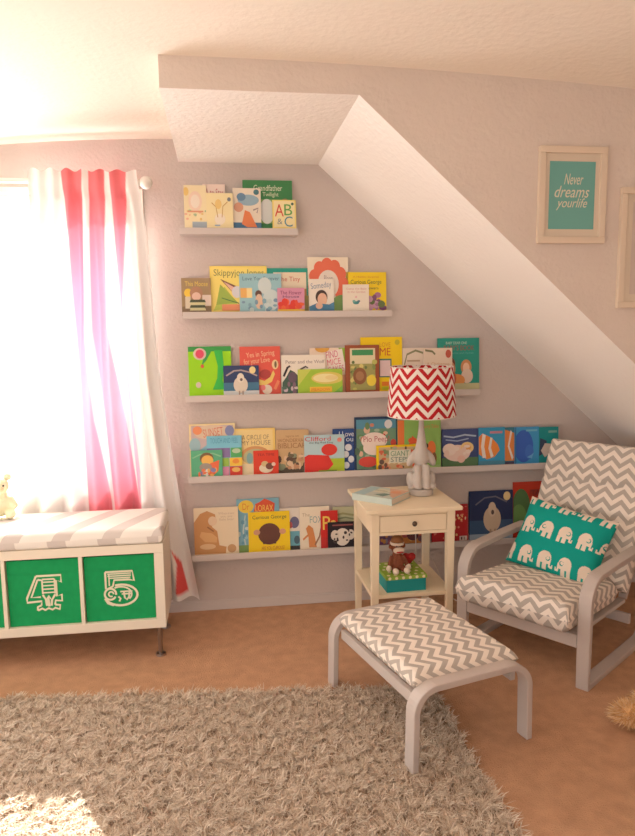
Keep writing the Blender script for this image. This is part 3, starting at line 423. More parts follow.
for i,(num,lbl) in enumerate(((D5,'green fabric bin numbered 5 in the bench'),(D4,'green fabric bin numbered 4 in the bench'),(None,'green fabric bin cut off by the left edge of the photo'))):
    xr=BX-T-i*(C_+MD)-.004; xl=xr-C_+.008; cx=(xl+xr)/2; z0=BZ+T+.001; hh=C_-.012
    b=empty('storage_bin',(cx,BYF+.02,z0)); tag(b,lbl,'bin','green bins in the window bench'); w=(xr-xl)/2
    mb=MB(); d=.34
    mb.box(-w,0,0,w,.004,hh); mb.box(-w,d-.004,0,w,d,hh); mb.box(-w,.004,0,-w+.004,d-.004,hh); mb.box(w-.004,.004,0,w,d-.004,hh); mb.box(-w+.004,.004,0,w-.004,d-.004,.004)
    mb.box(-w+.002,-.0012,hh*.80,w-.002,0,hh*.803)
    mb.build('body',GREEN,b)
    if num:
        mb=MB(); sc=.17
        for k,(pts,wd) in enumerate(num):
            v,f=stroke(pts,wd*1.25); mb.add([((x-.5)*sc*.98,-.002-.00012*k,.075+y*sc*1.02) for x,y in v],[q[::-1] for q in f])
        o=mb.build('numeral',NUM,b); o['label']='pale outlined ornate numeral'

# generic rounded cushion ---------------------------------------------------
def cushion_mb(sx,sy,sz,nx=26,ny=26,r=.03,puff=.0,uvrot=False,mat=0,edge=1.0):
    """pillow-ish slab on z 0..sz; uv in metres continuous over the front edge"""
    mb=MB(); n=10
    def prof(t): # rounded corner coverage, t in 0..1 from edge distance
        return math.sqrt(max(0,1-(1-min(1,t))**2))
    xs=np.linspace(-1,1,nx*2+1); ys=np.linspace(-1,1,ny*2+1)
    xs=np.sign(xs)*(1-(1-np.abs(xs))**1.5)*sx/2; ys=np.sign(ys)*(1-(1-np.abs(ys))**1.5)*sy/2
    for top in (1,-1):
        v=[];uv=[]
        for y in ys:
            for x in xs:
                dx=(sx/2-abs(x))/r; dy=(sy/2-abs(y))/r
                p=min(prof(dx),1)*min(prof(dy),1)
                pf=puff*(1-(2*x/sx)**2)*(1-(2*y/sy)**2)
                z=sz/2+top*(sz/2*(p**edge)+ (pf if top>0 else 0))
                v.append((x,y,z))
                ex=(sz/2-abs(z-sz/2))if 0 else 0
                # push uv outwards where the side wall drops
                ux=x+(math.copysign(sz/2*(1-prof(dx)),x) if dx<1 else 0); uy=y+(math.copysign(sz/2*(1-prof(dy)),y) if dy<1 else 0)
                if top<0: ux,uy=x+math.copysign(sz if dx<1 else 0,x),y+math.copysign(sz if dy<1 else 0,y)
                uv.append((ux,uy))
        W=len(xs); f=[]
        for j in range(len(ys)-1):
            for i in range(W-1):
                q=(j*W+i,j*W+i+1,(j+1)*W+i+1,(j+1)*W+i); f.append(q if top>0 else q[::-1])
        mb.add(v,f,mat,uv)
    return mb
# bench cushion
def stripe_mat(c1,c2,per,duty,slant):
    m=chevron(c1,c2,10,per,0); N=m.node_tree.nodes
    return m
BC=bpy.data.materials.new('striped_ticking'); BC.use_nodes=True; N=BC.node_tree.nodes; L=BC.node_tree.links
uvn=N.new('ShaderNodeUVMap'); mp=N.new('ShaderNodeMapping'); mp.inputs['Rotation'].default_value=(0,0,R(28)); wv=N.new('ShaderNodeTexWave'); wv.inputs['Scale'].default_value=1.55; wv.inputs['Distortion'].default_value=0
rp=N.new('ShaderNodeValToRGB'); rp.color_ramp.interpolation='CONSTANT'; rp.color_ramp.elements[0].color=(*lin((248,243,236)),1); rp.color_ramp.elements[1].position=.70; rp.color_ramp.elements[1].color=(*lin((216,207,202)),1)
b=N['Principled BSDF']; b.inputs['Roughness'].default_value=.9; b.inputs['Specular IOR Level'].default_value=.1
L.new(uvn.outputs[0],mp.inputs[0]); L.new(mp.outputs[0],wv.inputs[0]); L.new(wv.outputs['Fac'],rp.inputs[0]); L.new(rp.outputs[0],b.inputs['Base Color'])
mb=cushion_mb(BL_+.0,.40,.078,nx=60,ny=16,r=.022,puff=.006,edge=.7)
rr=random.Random(4)
o=mb.build('bench_cushion',BC,smooth=True,loc=((BX+BX0)/2,(-BG+BYF)/2-.004,zt+.0015)); tag(o,'long white and grey striped seat pad on the window bench','cushion')

# ---------------------------------------------------------------- curtain, rod
e=empty('curtain_rod',(-1.3,-.1,2.345)); tag(e,'white curtain rod with a round ball end above the window','curtain rod')
WR=pm((236,228,218),.4)
mb=MB(); mb.cone((-1.2,0,0),(.885,0,0),.0125,.0125,16); mb.build('rod',WR,e)
mb=MB(); mb.cone((.886,0,0),(.91,0,0),.02,.016,16); mb.ell((.938,0,0),(.033,.033,.033),20,14); mb.build('finial',WR,e,smooth=True)
mb=MB(); mb.box(.862,-.004,-.022,.878,.098,-.0135); mb.box(.855,.09,-.09,.885,.0985,.01); mb.build('bracket',WR,e,bevel=.002)
# striped curtain panel: cloth mesh with a colour attribute
def pw(x,xs,ys): return float(np.interp(x,xs,ys))
rows=np.linspace(2.395,.115,100); NU=260
def edge(tab,z):   # tab: list of (px,py) -> x at height z on y=-.1
    pts=[at(p,q,y=-.1) for p,q in tab]; zz=[p[2] for p in pts][::-1]; xx=[p[0] for p in pts][::-1]
    return float(np.interp(z,zz,xx))
LE=[(30,176),(26,300),(14,420),(7,503),(-4,620)]; RE_=[(137,175),(146,230),(152,300),(160,380),(168,430),(182,510),(200,598)]
ST=[([(62,175),(70,240),(76,330),(82,420),(88,503),(94,600)],[(83,175),(83,240),(84,330),(95,420),(111,503),(122,600)]),
    ([(89,175),(90,240),(93,330),(104,420),(115,503),(124,600)],[(105,175),(105,240),(108,330),(125,420),(141,503),(154,600)]),
    ([(110,175),(115,240),(121,300),(124,340),(137,470),(142,520),(171,548),(177,562),(176,590)],[(127,175),(125,240),(123.5,300),(124.5,340),(141,470),(143,520),(171.5,548),(181,562),(188,590)])]
ramp=[(2.4,(234,112,116)),(2.22,(234,116,126)),(2.05,(232,140,166)),(1.85,(226,164,196)),(1.5,(226,180,208)),(1.2,(226,180,208)),(1.0,(230,170,196)),(.82,(238,154,180)),(.68,(238,136,150)),(.5,(236,100,100)),(.1,(232,84,84))]  # stripe ombre by height, with window-light bleaching painted into the pale middle
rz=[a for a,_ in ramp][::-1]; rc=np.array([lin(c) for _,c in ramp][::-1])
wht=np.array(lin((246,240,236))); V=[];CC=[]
for z in rows:
    a=edge(LE,z); b_=edge(RE_,z); es=[(edge(s,z),edge(t_,z)) for s,t_ in ST]
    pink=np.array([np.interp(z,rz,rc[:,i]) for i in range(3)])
    dz=(2.395-z)/2.3
    for i in range(NU):
        u=i/(NU-1); x=a+(b_-a)*u
        amp=.012+.028*min(1,dz*2.2)
        y=-.105+amp*math.sin(u*2*math.pi*7.5+.8*math.sin(dz*3+u*4))+.008*math.sin(u*31+dz*5)
        if z>2.26: q_=min(1,(z-2.26)/.05); y=y*(1-q_)+q_*(-.131+.008*math.sin(u*2*math.pi*7.5+.8*math.sin(u*4)))
        k=0
        for q,(s,t_) in enumerate(es):
            k=max(k,min(1,max(0,min(x-s,t_-x)/.004+.5)))
        if z<.155: k=0
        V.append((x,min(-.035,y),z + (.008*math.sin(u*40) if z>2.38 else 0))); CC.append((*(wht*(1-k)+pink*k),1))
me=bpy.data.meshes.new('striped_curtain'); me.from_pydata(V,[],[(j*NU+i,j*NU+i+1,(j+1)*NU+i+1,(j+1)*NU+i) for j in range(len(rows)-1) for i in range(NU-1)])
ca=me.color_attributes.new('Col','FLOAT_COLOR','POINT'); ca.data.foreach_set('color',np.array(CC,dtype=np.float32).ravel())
me.polygons.foreach_set('use_smooth',[True]*len(me.polygons))
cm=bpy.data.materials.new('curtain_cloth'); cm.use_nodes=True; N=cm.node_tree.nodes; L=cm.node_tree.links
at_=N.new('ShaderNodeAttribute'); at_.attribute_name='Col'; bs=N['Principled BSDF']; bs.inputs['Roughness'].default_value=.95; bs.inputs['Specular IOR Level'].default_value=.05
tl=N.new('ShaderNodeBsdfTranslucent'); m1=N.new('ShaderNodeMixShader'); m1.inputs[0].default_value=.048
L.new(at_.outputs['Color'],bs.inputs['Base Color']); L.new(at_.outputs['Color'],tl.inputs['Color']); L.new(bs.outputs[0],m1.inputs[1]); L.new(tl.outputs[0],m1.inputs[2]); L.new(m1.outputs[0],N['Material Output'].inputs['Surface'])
me.materials.append(cm); o=bpy.data.objects.new('striped_curtain',me); COL.objects.link(o)
tag(o,'white curtain panel with coral to pale pink stripes hanging beside the window','curtain')

# ---------------------------------------------------------------- plush on bench
CREAM=pm((244,236,196),.95,bump=(90,.5,.01)); 
e=empty('stuffed_bear',(-1.140,-.235,zt+.0855),R(20)); e.scale=(.8,.8,.8); tag(e,'cream stuffed bear sitting on the left end of the bench pad','stuffed animal')
mb=MB(); mb.ell((0,0,.085),(.07,.06,.085)); mb.ell((0,-.005,.2),(.06,.055,.055)); mb.cone((.05,-.01,.12),(.085,-.05,.06),.028,.024); mb.cone((-.05,-.01,.12),(-.085,-.05,.06),.028,.024)
mb.ell((.05,-.075,.03),(.034,.055,.03)); mb.ell((-.05,-.075,.03),(.034,.055,.03)); mb.build('body',CREAM,e,remesh=.007)
for s in (-1,1):
    mb=MB(); mb.ell((s*.05,0,.252),(.024,.014,.024)); mb.build('ear',CREAM,e,smooth=True)
    mb=MB(); mb.ell((s*.022,-.056,.21),(.006,.005,.006)); mb.build('eye',pm(BK,.2),e,smooth=True)
mb=MB(); mb.ell((0,-.058,.188),(.024,.016,.018)); mb.build('muzzle',pm((236,214,170),.9),e,smooth=True)

# ---------------------------------------------------------------- nightstand
NS=pm((240,220,186),.42,spec=.4,var=(5,.03),key='cream_paint')
NX,NY,NZ=.915,-.38,.71
e=empty('nightstand',(NX,NY,0),R(1.0)); tag(e,'cream white nightstand with one drawer and a low shelf','nightstand')
mb=MB(); mb.box(-.245,-.24,NZ-.02,.245,.24,NZ); mb.build('tabletop',NS,e,bevel=.003)
for sx in (-1,1):
    for sy in (-1,1):
        mb=MB(); mb.taper(sx*.195,sy*.195,0,NZ-.0205,.0155,.0205); mb.build('leg',NS,e,bevel=.0015)
mb=MB(); mb.box(-.174,-.212,.572,.174,-.192,.588); mb.box(-.174,-.212,.673,.174,-.192,NZ-.0205); mb.box(-.174,.192,.572,.174,.208,NZ-.0205)
for s in (-1,1): mb.box(s*.2-.008,-.174,.572,s*.2+.008,.174,NZ-.0205)
mb.build('apron',NS,e,bevel=.001)
mb=MB(); mb.box(-.171,-.214,.590,.171,-.196,.671); mb.box(-.16,-.195,.592,.16,.15,.598); mb.box(-.16,-.195,.598,-.152,.15,.66); mb.box(.152,-.195,.598,.16,.15,.66)
dr=mb.build('drawer',NS,e,bevel=.002)
mb=MB(); mb.cone((0,-.214,.631),(0,-.226,.631),.006,.008,14); mb.ell((0,-.232,.631),(.0135,.009,.0135),16,10); o=mb.build('knob',pm((90,76,64),.35,metal=.7),dr,smooth=True); o['label']='dark round metal knob'
mb=MB(); mb.box(-.21,-.205,.242,.21,.205,.262)
mb.build('lower_shelf',NS,e,bevel=.002)

# book lying on the nightstand
e=empty('hardcover_book',(.80,-.395,NZ+.0005),R(-43)); tag(e,'hardcover picture book lying flat on the nightstand','book')
mats=[pm((190,205,196),.5)]; mi={(190,205,196):0}; mb=MB()
w,d,h=.235,.20,.034
mb.box(-w/2,-d/2,0,w/2,d/2,.003); mb.box(-w/2,-d/2,h-.003,w/2,d/2,h); mb.box(-w/2,-d/2,.003,w/2,-d/2+.003,h-.003)
am=MB(); art_to_mesh(am,[('r',.02,.02,.98,.98,(198,212,200)),('p',[(.5,.98),(.98,.98),(.98,.1),(.8,.3)],(222,170,140)),('p',[(.45,.2),(.62,.42),(.8,.4),(.72,.12)],(90,130,120)),('e',.4,.62,.26,.2,(222,222,196)),('r',.04,.04,.3,.9,(160,200,205)),('e',.8,.66,.12,.14,(230,150,110)),('t',.3,.55,.6,.7,'Stories',(150,160,140))],w,0,d,0,mats,mi)
am.v=[(x,z-d/2,h-y) for x,y,z in am.v]
off=len(mb.v); mb.v+=am.v; mb.f+=[[i+off for i in f] for f in am.f]; mb.m+=am.m; mb.uv+=am.uv
mb.build('cover',mats,e)
mb=MB(); mb.box(-w/2+.003,-d/2+.0035,.0035,w/2-.003,d/2-.003,h-.0035); mb.build('pages',pm((232,214,190),.85),e)

# polka dot box + plush
e=empty('gift_box',(.888,-.455,.2625),R(3)); tag(e,'teal box with a green polka dot lid on the nightstand shelf','box')
mb=MB(); mb.box(-.104,-.105,0,.104,.105,.066); mb.build('base',pm((20,140,140),.6),e,bevel=.001)
mats=[pm((140,176,60),.6),pm((236,226,180),.6)]; mb=MB()
mb.box(-.108,-.109,.0665,.108,.109,.084)
rr=random.Random(3)
for i in range(6):
    for j in range(5):
        x=-.09+.036*i+(.018 if j%2 else 0); y=-.088+.043*j
        if x<.098: mb.poly([(x+.009*math.cos(a),y+.009*math.sin(a),.0844) for a in [k*math.pi/7 for k in range(14)]],1)
    x=-.09+.036*i; mb.poly([(x+.008*math.cos(a),-.1094,.0752+.008*math.sin(a)) for a in [k*math.pi/7 for k in range(14)]],1)
o=mb.build('lid',mats,e); o['label']='green lid with cream dots'
e=empty('sock_monkey',(.865,-.475,.348),R(6)); tag(e,'brown knitted sock monkey sitting on the polka dot box','stuffed animal')
SB=pm((128,68,46),.95,bump=(220,.5,.004),var=(120,.25)); OW=pm((236,214,190),.95)
mb=MB(); mb.ell((0,0,.045),(.036,.03,.048)); mb.ell((0,0,.125),(.034,.03,.036)); mb.cone((0,0,.07),(0,0,.11),.024,.022)
for s in (-1,1):
    mb.cone((s*.028,0,.078),(s*.05,-.02,.03),.012,.011); mb.cone((s*.02,-.01,.016),(s*.028,-.055,.014),.016,.014)
mb.build('body',SB,e,remesh=.004)
mb=MB(); mb.ell((0,-.026,.113),(.03,.018,.017)); mb.build('muzzle',OW,e,smooth=True)
mb=MB(); mb.ell((0,-.043,.108),(.02,.005,.005)); mb.build('mouth',pm((190,50,40),.8),e,smooth=True)
for s in (-1,1):
    mb=MB(); mb.ell((s*.012,-.029,.138),(.005,.004,.005)); mb.build('eye',pm(BK,.3),e,smooth=True)
    mb=MB(); mb.ell((s*.053,-.024,.02),(.014,.014,.017)); mb.build('hand',OW,e,smooth=True)
    mb=MB(); mb.ell((s*.03,-.064,.016),(.016,.02,.016)); mb.build('foot',OW,e,smooth=True)
    mb=MB(); mb.ell((s*.037,0,.128),(.009,.007,.012)); mb.build('ear',SB,e,smooth=True)
mb=MB(); mb.lathe([(.0345,.138),(.037,.146),(.034,.152)],seg=20); mb.build('hat_band',OW,e,smooth=True)
mb=MB(); mb.lathe([(.034,.1525),(.03,.17),(.018,.182),(.004,.187)],seg=20); mb.build('hat',pm((150,96,60),.95),e,smooth=True)
mb=MB()
for s in (-1,1): mb.ell((s*.016,0,.052),(.022,.018,.022))
mb.cone((0,0,.05),(0,0,.004),.032,.004,16)
o=mb.build('heart_cushion',pm((178,40,38),.9,bump=(120,.3,.004)),remesh=.005,loc=(.94,-.43,.348)); tag(o,'small red stuffed heart standing beside the sock monkey','toy')

# ---------------------------------------------------------------- lamp
e=empty('table_lamp',(1.03,-.335,NZ),R(-6)); tag(e,'table lamp with red and white chevron shade on a grey elephant base','lamp')
EG=pm((188,177,167),.45,bump=(30,.15,.006),var=(20,.06),key='grey_ceramic')
mb=MB(); mb.lathe([(.0,0),(.062,0),(.066,.006),(.066,.030),(.061,.037),(.0,.037)],seg=36,caps=False); mb.build('base',EG,e,smooth=False,bevel=.002)
mb=MB()
mb.ell((0,.012,.105),(.046,.044,.075))
for q in (-1,1):
    mb.ell((q*.054,-.002,.082),(.024,.036,.046)); mb.ell((q*.058,-.034,.052),(.019,.028,.016))
    mb.cone((q*.022,-.030,.165),(q*.023,-.044,.05),.019,.022); mb.ell((q*.023,-.047,.048),(.022,.024,.011))
    mb.ell((q*.048,-.004,.198),(.022,.02,.05),rot=Matrix.Rotation(q*R(-28),3,'Y'))
    mb.ell((q*.06,.006,.176),(.016,.014,.022))
mb.ell((0,0,.195),(.046,.044,.036)); mb.cone((0,0,.20),(0,-.004,.285),.044,.025,18); mb.cone((0,-.004,.28),(0,0,.36),.026,.015,16); mb.cone((0,0,.355),(0,0,.44),.0155,.0115,14)
mb.build('elephant_figure',EG,e,remesh=.0045,smoothit=5)
mb=MB(); mb.lathe([(.0,.441),(.012,.441),(.012,.48),(.016,.49),(.016,.53),(.0,.53)],seg=16,caps=False); mb.build('socket',pm((200,190,170),.4),e,smooth=False)
mb=MB(); mb.lathe([(.002,.53),(.014,.54),(.028,.575),(.022,.60),(.002,.612)],seg=16,caps=False); mb.build('bulb',pm((240,236,226),.2),e,smooth=True)
SHADE=chevron((252,240,230),(196,34,40),2*math.pi*.17/10,.0545,.058,rough=.8,trans=.2,weave=False)
H0,H1,RB,RT=.425,.683,.181,.163
mb=MB(); mb.lathe([(RB,H0),(RT,H1)],seg=88,uvr=.17); mb.lathe([(RB-.002,H0),(RT-.002,H1)],seg=88,uvr=.17)
sh=mb.build('shade',SHADE,e,smooth=True)
for r,z in ((RB-.001,H0),(RT-.001,H1)):
    mb=MB(); mb.tube([(r*math.cos(a),r*math.sin(a),z) for a in [2*math.pi*i/64 for i in range(65)]],.002)
    mb.build('rim',pm((236,220,206),.5),sh)
mb=MB()
for k in range(3):
    a=2*math.pi*k/3; mb.tube([(0.0165*math.cos(a),.0165*math.sin(a),.51),(RT*.99*math.cos(a),RT*.99*math.sin(a),H1-.004)],.0016,6)
mb.build('spider',STEEL,sh)
mb=MB(); pts=[(.0,.066,.006),(.0,.12,.004),(.005,.180,.004),(.005,.197,-.03),(.01,.20,-.3),(.02,.205,-.44),(.06,.24,-.455),(.12,.28,-.46),(.16,.28,-.54),(.19,.27,-.62),(.24,.24,-.69),(.33,.16,-.7055)]
def smoothp(p,n=6):
    out=[]; p=[Vector(x) for x in p]
    for i in range(len(p)-1):
        a=p[max(i-1,0)];b=p[i];c=p[i+1];d=p[min(i+2,len(p)-1)]
        for k in range(n):
            t=k/n; out.append(.5*((2*b)+(c-a)*t+(2*a-5*b+4*c-d)*t*t+(3*b-a-3*c+d)*t**3))
    return out+[p[-1]]
mb.tube(smoothp(pts),.0032,6); o=mb.build('cord',pm((214,200,186),.5),e,smooth=True)

# ---------------------------------------------------------------- armchair
GF=pm((190,176,168),.5,var=(6,.05),key='grey_bentwood')
CH=CHV=chevron((240,226,212),(178,167,156),.09,.056,.042)
ce=empty('armchair',(1.34,-.905,0),R(-53.13)); tag(ce,'grey bentwood armchair with chevron cushion in the corner under the slope','armchair')
def bend(c,r,a0,a1,n=9): return [(c[0]+r*math.cos(R(a0+(a1-a0)*i/n)),c[1]+r*math.sin(R(a0+(a1-a0)*i/n))) for i in range(n+1)]
for s in (-1,1):
    path=[(.012,.013),(.012,.20),(.014,.385)]+bend((.124,.385),.11,176,95)+[(.3,.50),(.55,.502)]+bend((.60,.392),.11,88,5)+[(.71,.25)]+bend((.64,.083),.07,0,-88,6)+[(.3,.013)]
    mb=MB(); mb.strip(path,.058,.028,closed=True); o=mb.build('side_frame',GF,ce,bevel=.004,smooth=False,loc=(s*.312,0,0))
    o['label']='bent wood leg, armrest and floor runner loop'
mb=MB(); mb.box(-.282,.0,.185,.282,.024,.245); mb.build('front_rail',GF,ce,bevel=.003)
mb=MB(); mb.box(-.282,.60,.10,.282,.622,.15); mb.build('rear_rail',GF,ce,bevel=.003)
mb=MB(); 
for s in (-1,1): mb.xf(Matrix.Identity(4)); mb.box(s*.255-.02,.03,.225,s*.255+.02,.56,.243)
mb.build('seat_rail',GF,ce,bevel=.003)
for s in (-1,1):
    mb=MB(); mb.strip([(.57,.24),(.62,.32),(.74,.62),(.845,.90)],.04,.02); mb.build('back_post',GF,ce,bevel=.003,loc=(s*.255,0,0))
def loft(path, width, ths, n=40, nx=34, r=.035, puffx=.012, creases=()):
    """cushion along a (y,z) centre path; uv=(x, arc length)"""
    P=[Vector((p[0],p[1])) for p in path]
    pts=[]
    Q=smoothp([(p.x,p.y,0) for p in P],10); Q=[Vector((q.x,q.y)) for q in Q]
    Ls=[0]
    for a,b in zip(Q,Q[1:]): Ls.append(Ls[-1]+(b-a).length)
    tot=Ls[-1]; sn=np.unique(np.concatenate([np.linspace(0,r,7),np.linspace(r,tot-r,n),np.linspace(tot-r,tot,7)]))
    mb=MB(); xs=np.unique(np.concatenate([np.linspace(-width/2,-width/2+r,7),np.linspace(-width/2+r,width/2-r,nx),np.linspace(width/2-r,width/2,7)]))
    pf=lambda d: math.sqrt(max(0,1-(1-min(1,d/r))**2))
    for side in (1,-1):
        v=[];uv=[]
        for s in sn:
            cx=np.interp(s,Ls,[q.x for q in Q]); cz=np.interp(s,Ls,[q.y for q in Q])
            i=min(len(Q)-2,max(0,int(np.searchsorted(Ls,s))-1)); i0=max(0,i-3); i1=min(len(Q)-1,i+4)
            d=(Q[i1]-Q[i0]).normalized(); nn=Vector((-d.y,d.x))
            th=np.interp(s/tot,[a for a,_ in ths],[b for _,b in ths])
            cre=1-sum(.5*math.exp(-((s-c*tot)/.011)**2) for c in creases)
            es=pf(min(s,tot-s))
            for x in xs:
                ex=pf(width/2-abs(x)); k=(es*ex)**.8
                hh=th/2*k*cre+ (puffx*(1-(2*x/width)**2)*es if side>0 else 0)*cre
                v.append((x,cx+nn.x*hh*side,cz+nn.y*hh*side))
                uv.append((x+math.copysign(th/2*(1-ex)*side,x) if ex<1 else x, s-(th/2*(1-es)*side if s<r else 0)+(th/2*(1-es)*side if s>tot-r else 0)))
        W=len(xs); f=[]
        for j in range(len(sn)-1):
            for i in range(W-1):
                q=(j*W+i,j*W+i+1,(j+1)*W+i+1,(j+1)*W+i); f.append(q if side>0 else q[::-1])
        mb.add(v,f,0,uv)
    return mb
mb=loft([(-.075,.325),(.1,.322),(.3,.312),(.46,.305)],.545,[(0,.13),(.3,.13),(.8,.115),(1,.11)],r=.04)
mb.v=[((x*(1+.12*min(1,max(0,(-.018-y)/.03)))) if x<0 else x*1.01,y,z) for x,y,z in mb.v]
mb.build('seat_cushion',CHV,ce,smooth=True)
mb=loft([(.50,.30),(.56,.38),(.66,.62),(.765,.86),(.81,.965)],.555,[(0,.09),(.3,.105),(.8,.10),(1,.08)],r=.03,creases=(.46,.70))
mb.build('back_cushion',CHV,ce,smooth=True,loc=(.022,0,0))

# elephant pillow
TEAL=pm((16,150,136),.85,bump=(160,.25,.003),spec=.1,key='teal_cotton'); PW=pm((232,214,194),.85,spec=.1)
def eleph(u,v,flip):
    """u,v in a unit cell; is this point inside a little elephant"""
    if flip: u=1-u
    if ((u-.48)/.34)**2+((v-.54)/.36)**2<1 and v>.34: return not (((u-.66)**2+(v-.58)**2)<.012 and ((u-.64)**2+(v-.6)**2)>.006)
    if .16<u<.34 and .08<v<.4: return True
    if .44<u<.64 and .08<v<.4: return True
    if .76<u<.84 and .22<v<.56: return True
    if .80<u<.95 and .20<v<.29: return True
    if .90<u<.96 and .22<v<.36: return True
    return False
PWD,PHT=.465,.37
mb=MB(); nx,ny=176,144
def pz(x,y):
    a=max(0,1-(2*x/PWD)**4); b=max(0,1-(2*y/PHT)**4); return .072*(a*b)**.55
def pinch(x,y):
    return x*(1-.07*(1-(2*y/PHT)**2)*0-.05*(2*y/PHT)**2*0), y
for side in (1,-1):
    v=[]
    for j in range(ny+1):
        for i in range(nx+1):
            x=-PWD/2+PWD*i/nx; y=-PHT/2+PHT*j/ny
            kx=1-.06*(1-(2*y/PHT)**2); ky=1-.06*(1-(2*x/PWD)**2)
            wr=.003*math.sin(x*40+y*23)*(1 if side>0 else 0)
            v.append((x*kx, y*ky, side*(pz(x,y)+(wr if pz(x,y)>.02 else 0))))
    o0=len(mb.v); mb.v+=v; mb.uv+=[(0,0)]*len(v)
    for j in range(ny):
        for i in range(nx):
            q=[o0+j*(nx+1)+i,o0+j*(nx+1)+i+1,o0+(j+1)*(nx+1)+i+1,o0+(j+1)*(nx+1)+i]
            mb.f.append(q if side>0 else q[::-1])
            X=(i+.5)/nx*PWD; Y=(j+.5)/ny*PHT; m=0
            row=int((Y+.012)/.156); vv=((Y+.012)/.156-row)*1.4-.14
            cxx=(X+.05+row*.05)/.106; cc=int(cxx); uu=(cxx-cc)*1.04-.02
            if 0<=uu<=1 and 0<=vv<=1 and eleph(uu,vv,(cc+row)%3==0): m=1
            mb.m.append(m)
pl=mb.build('throw_pillow',[TEAL,PW],smooth=True)
tag(pl,'teal throw pillow printed with rows of cream elephants on the armchair','pillow')
# local frame of chair: pillow leaning on the back cushion
Mc=Matrix.Translation((1.34,-.905,0))@Matrix.Rotation(R(-53.13),4,'Z')
Mp=Matrix.Translation((.005,.395,.515))@Matrix.Rotation(R(7),4,'Y')@Matrix.Rotation(R(58),4,'X')
pl.matrix_world=Mc@Mp

# ---------------------------------------------------------------- footstool
fe=empty('footstool',(.791,-1.19,.003),R(16)); tag(fe,'grey bentwood footstool with grey and white chevron cushion on the rug edge','footstool')
FH=.312
for s in (-1,1):
    p=[(-.258,.0),(-.254,.21)]+bend((-.164,FH-.091),.09,178,95)+[(0,FH-.001)]+bend((.164,FH-.091),.09,85,2)+[(.254,.21),(.258,0)]
    mb=MB(); mb.strip(p,.06,.026); mb.xf(Matrix.Rotation(R(-90),4,'Z')); 
    o=mb.build('leg_frame',GF,fe,bevel=.004,loc=(0,s*.335,0)); o['label']='inverted U of bent wood forming two legs'
for s in (-1,1):
    mb=MB(); mb.box(s*.219-.011,-.305,.225,s*.219+.011,.305,.267); mb.build('side_rail',GF,fe,bevel=.002)
mb=MB()
for i in range(7):
    y=-.24+.08*i; mb.box(-.207,y-.022,.253,.207,y+.022,.263)
mb.build('slat',GF,fe)
fc=chevron((240,226,212),(178,167,156),.088,.054,.042,rot=True)
mb=cushion_mb(.475,.625,.066,nx=20,ny=22,r=.035,puff=.012); o=mb.build('cushion',fc,fe,smooth=True,loc=(.0,0,.3005))
o.location.z=.281

# ---------------------------------------------------------------- framed prints
FR=pm((228,208,184),.4,spec=.4)
def frame(name,x0,x1,z0,z1,label,kind):
    e=empty(name,((x0+x1)/2,-DEP,(z0+z1)/2)); tag(e,label,'picture','white framed prints on the right wall'); w=(x1-x0)/2; h=(z1-z0)/2; b=.026
    mb=MB(); mb.box(-w,-.022,h-b,w,-.001,h); mb.box(-w,-.022,-h,w,-.001,-h+b); mb.box(-w,-.022,-h+b,-w+b,-.001,h-b); mb.box(w-b,-.022,-h+b,w,-.001,h-b); mb.build('frame',FR,e,bevel=.002)
    mb=MB(); mb.box(-w+b,-.010,-h+b,w-b,-.002,h-b); mb.build('mat_board',pm((222,206,184),.8),e)
    if kind:
        mats=[]; mi={}; mb=MB()
        art_to_mesh(mb,[('r',0,0,1,1,(96,170,162)),('t',.32,.66,.74,.82,'~Never',(226,222,196)),('t',.12,.47,.88,.64,'~dreams',(226,222,196)),('t',.16,.28,.84,.46,'~yourlife',(226,222,196))],w*1.36,-h*.70,h*.70,-.0105,mats,mi)
        o=mb.build('print',mats,e); o['label']='teal print with pale handwritten lettering'
    else:
        mb=MB(); mb.box(-w+b+.03,-.0112,-h+b+.03,w-b-.03,-.0104,h-b-.03); o=mb.build('print',pm((206,188,176),.7),e)
frame('framed_print',1.262,1.548,1.927,2.303,'white frame with a teal print and pale lettering on the right wall',True)
frame('framed_print',1.617,1.98,1.668,2.150,'white framed print cut off by the right edge of the photo',False)

# ---------------------------------------------------------------- shag rug
def strands(n, pts, length, width, lean, curl, taper=.6):
    """pts (n,3) roots -> ribbon mesh arrays"""
    a=RNG.uniform(0,2*np.pi,n); ln=length*RNG.uniform(.6,1.25,n)
    dx=np.cos(a); dy=np.sin(a); le=lean*RNG.uniform(.3,1.3,n)
    b=a+RNG.uniform(-1.2,1.2,n); w=width*RNG.uniform(.7,1.3,n)
    sx,sy=-np.sin(a+.7),np.cos(a+.7)
    P=[]
    for t,k in ((0,1),(.4,1.0),(.75,.9),(1,taper*.5)):
        cxx=pts[:,0]+dx*le*ln*t**1.5+np.cos(b)*curl*ln*t*t; cyy=pts[:,1]+dy*le*ln*t**1.5+np.sin(b)*curl*ln*t*t
        czz=pts[:,2]+ln*t*(1-.35*le*t)
        for q in (-1,1): P.append(np.stack([cxx+sx*w*k*q/2,cyy+sy*w*k*q/2,czz],1))
    V=np.stack(P,1).reshape(-1,3)
    base=(np.arange(n)*8)[:,None]
    Fc=np.concatenate([base+np.array([[0,1,3,2]])+2*i for i in range(3)],1).reshape(-1,4)
    return V,Fc
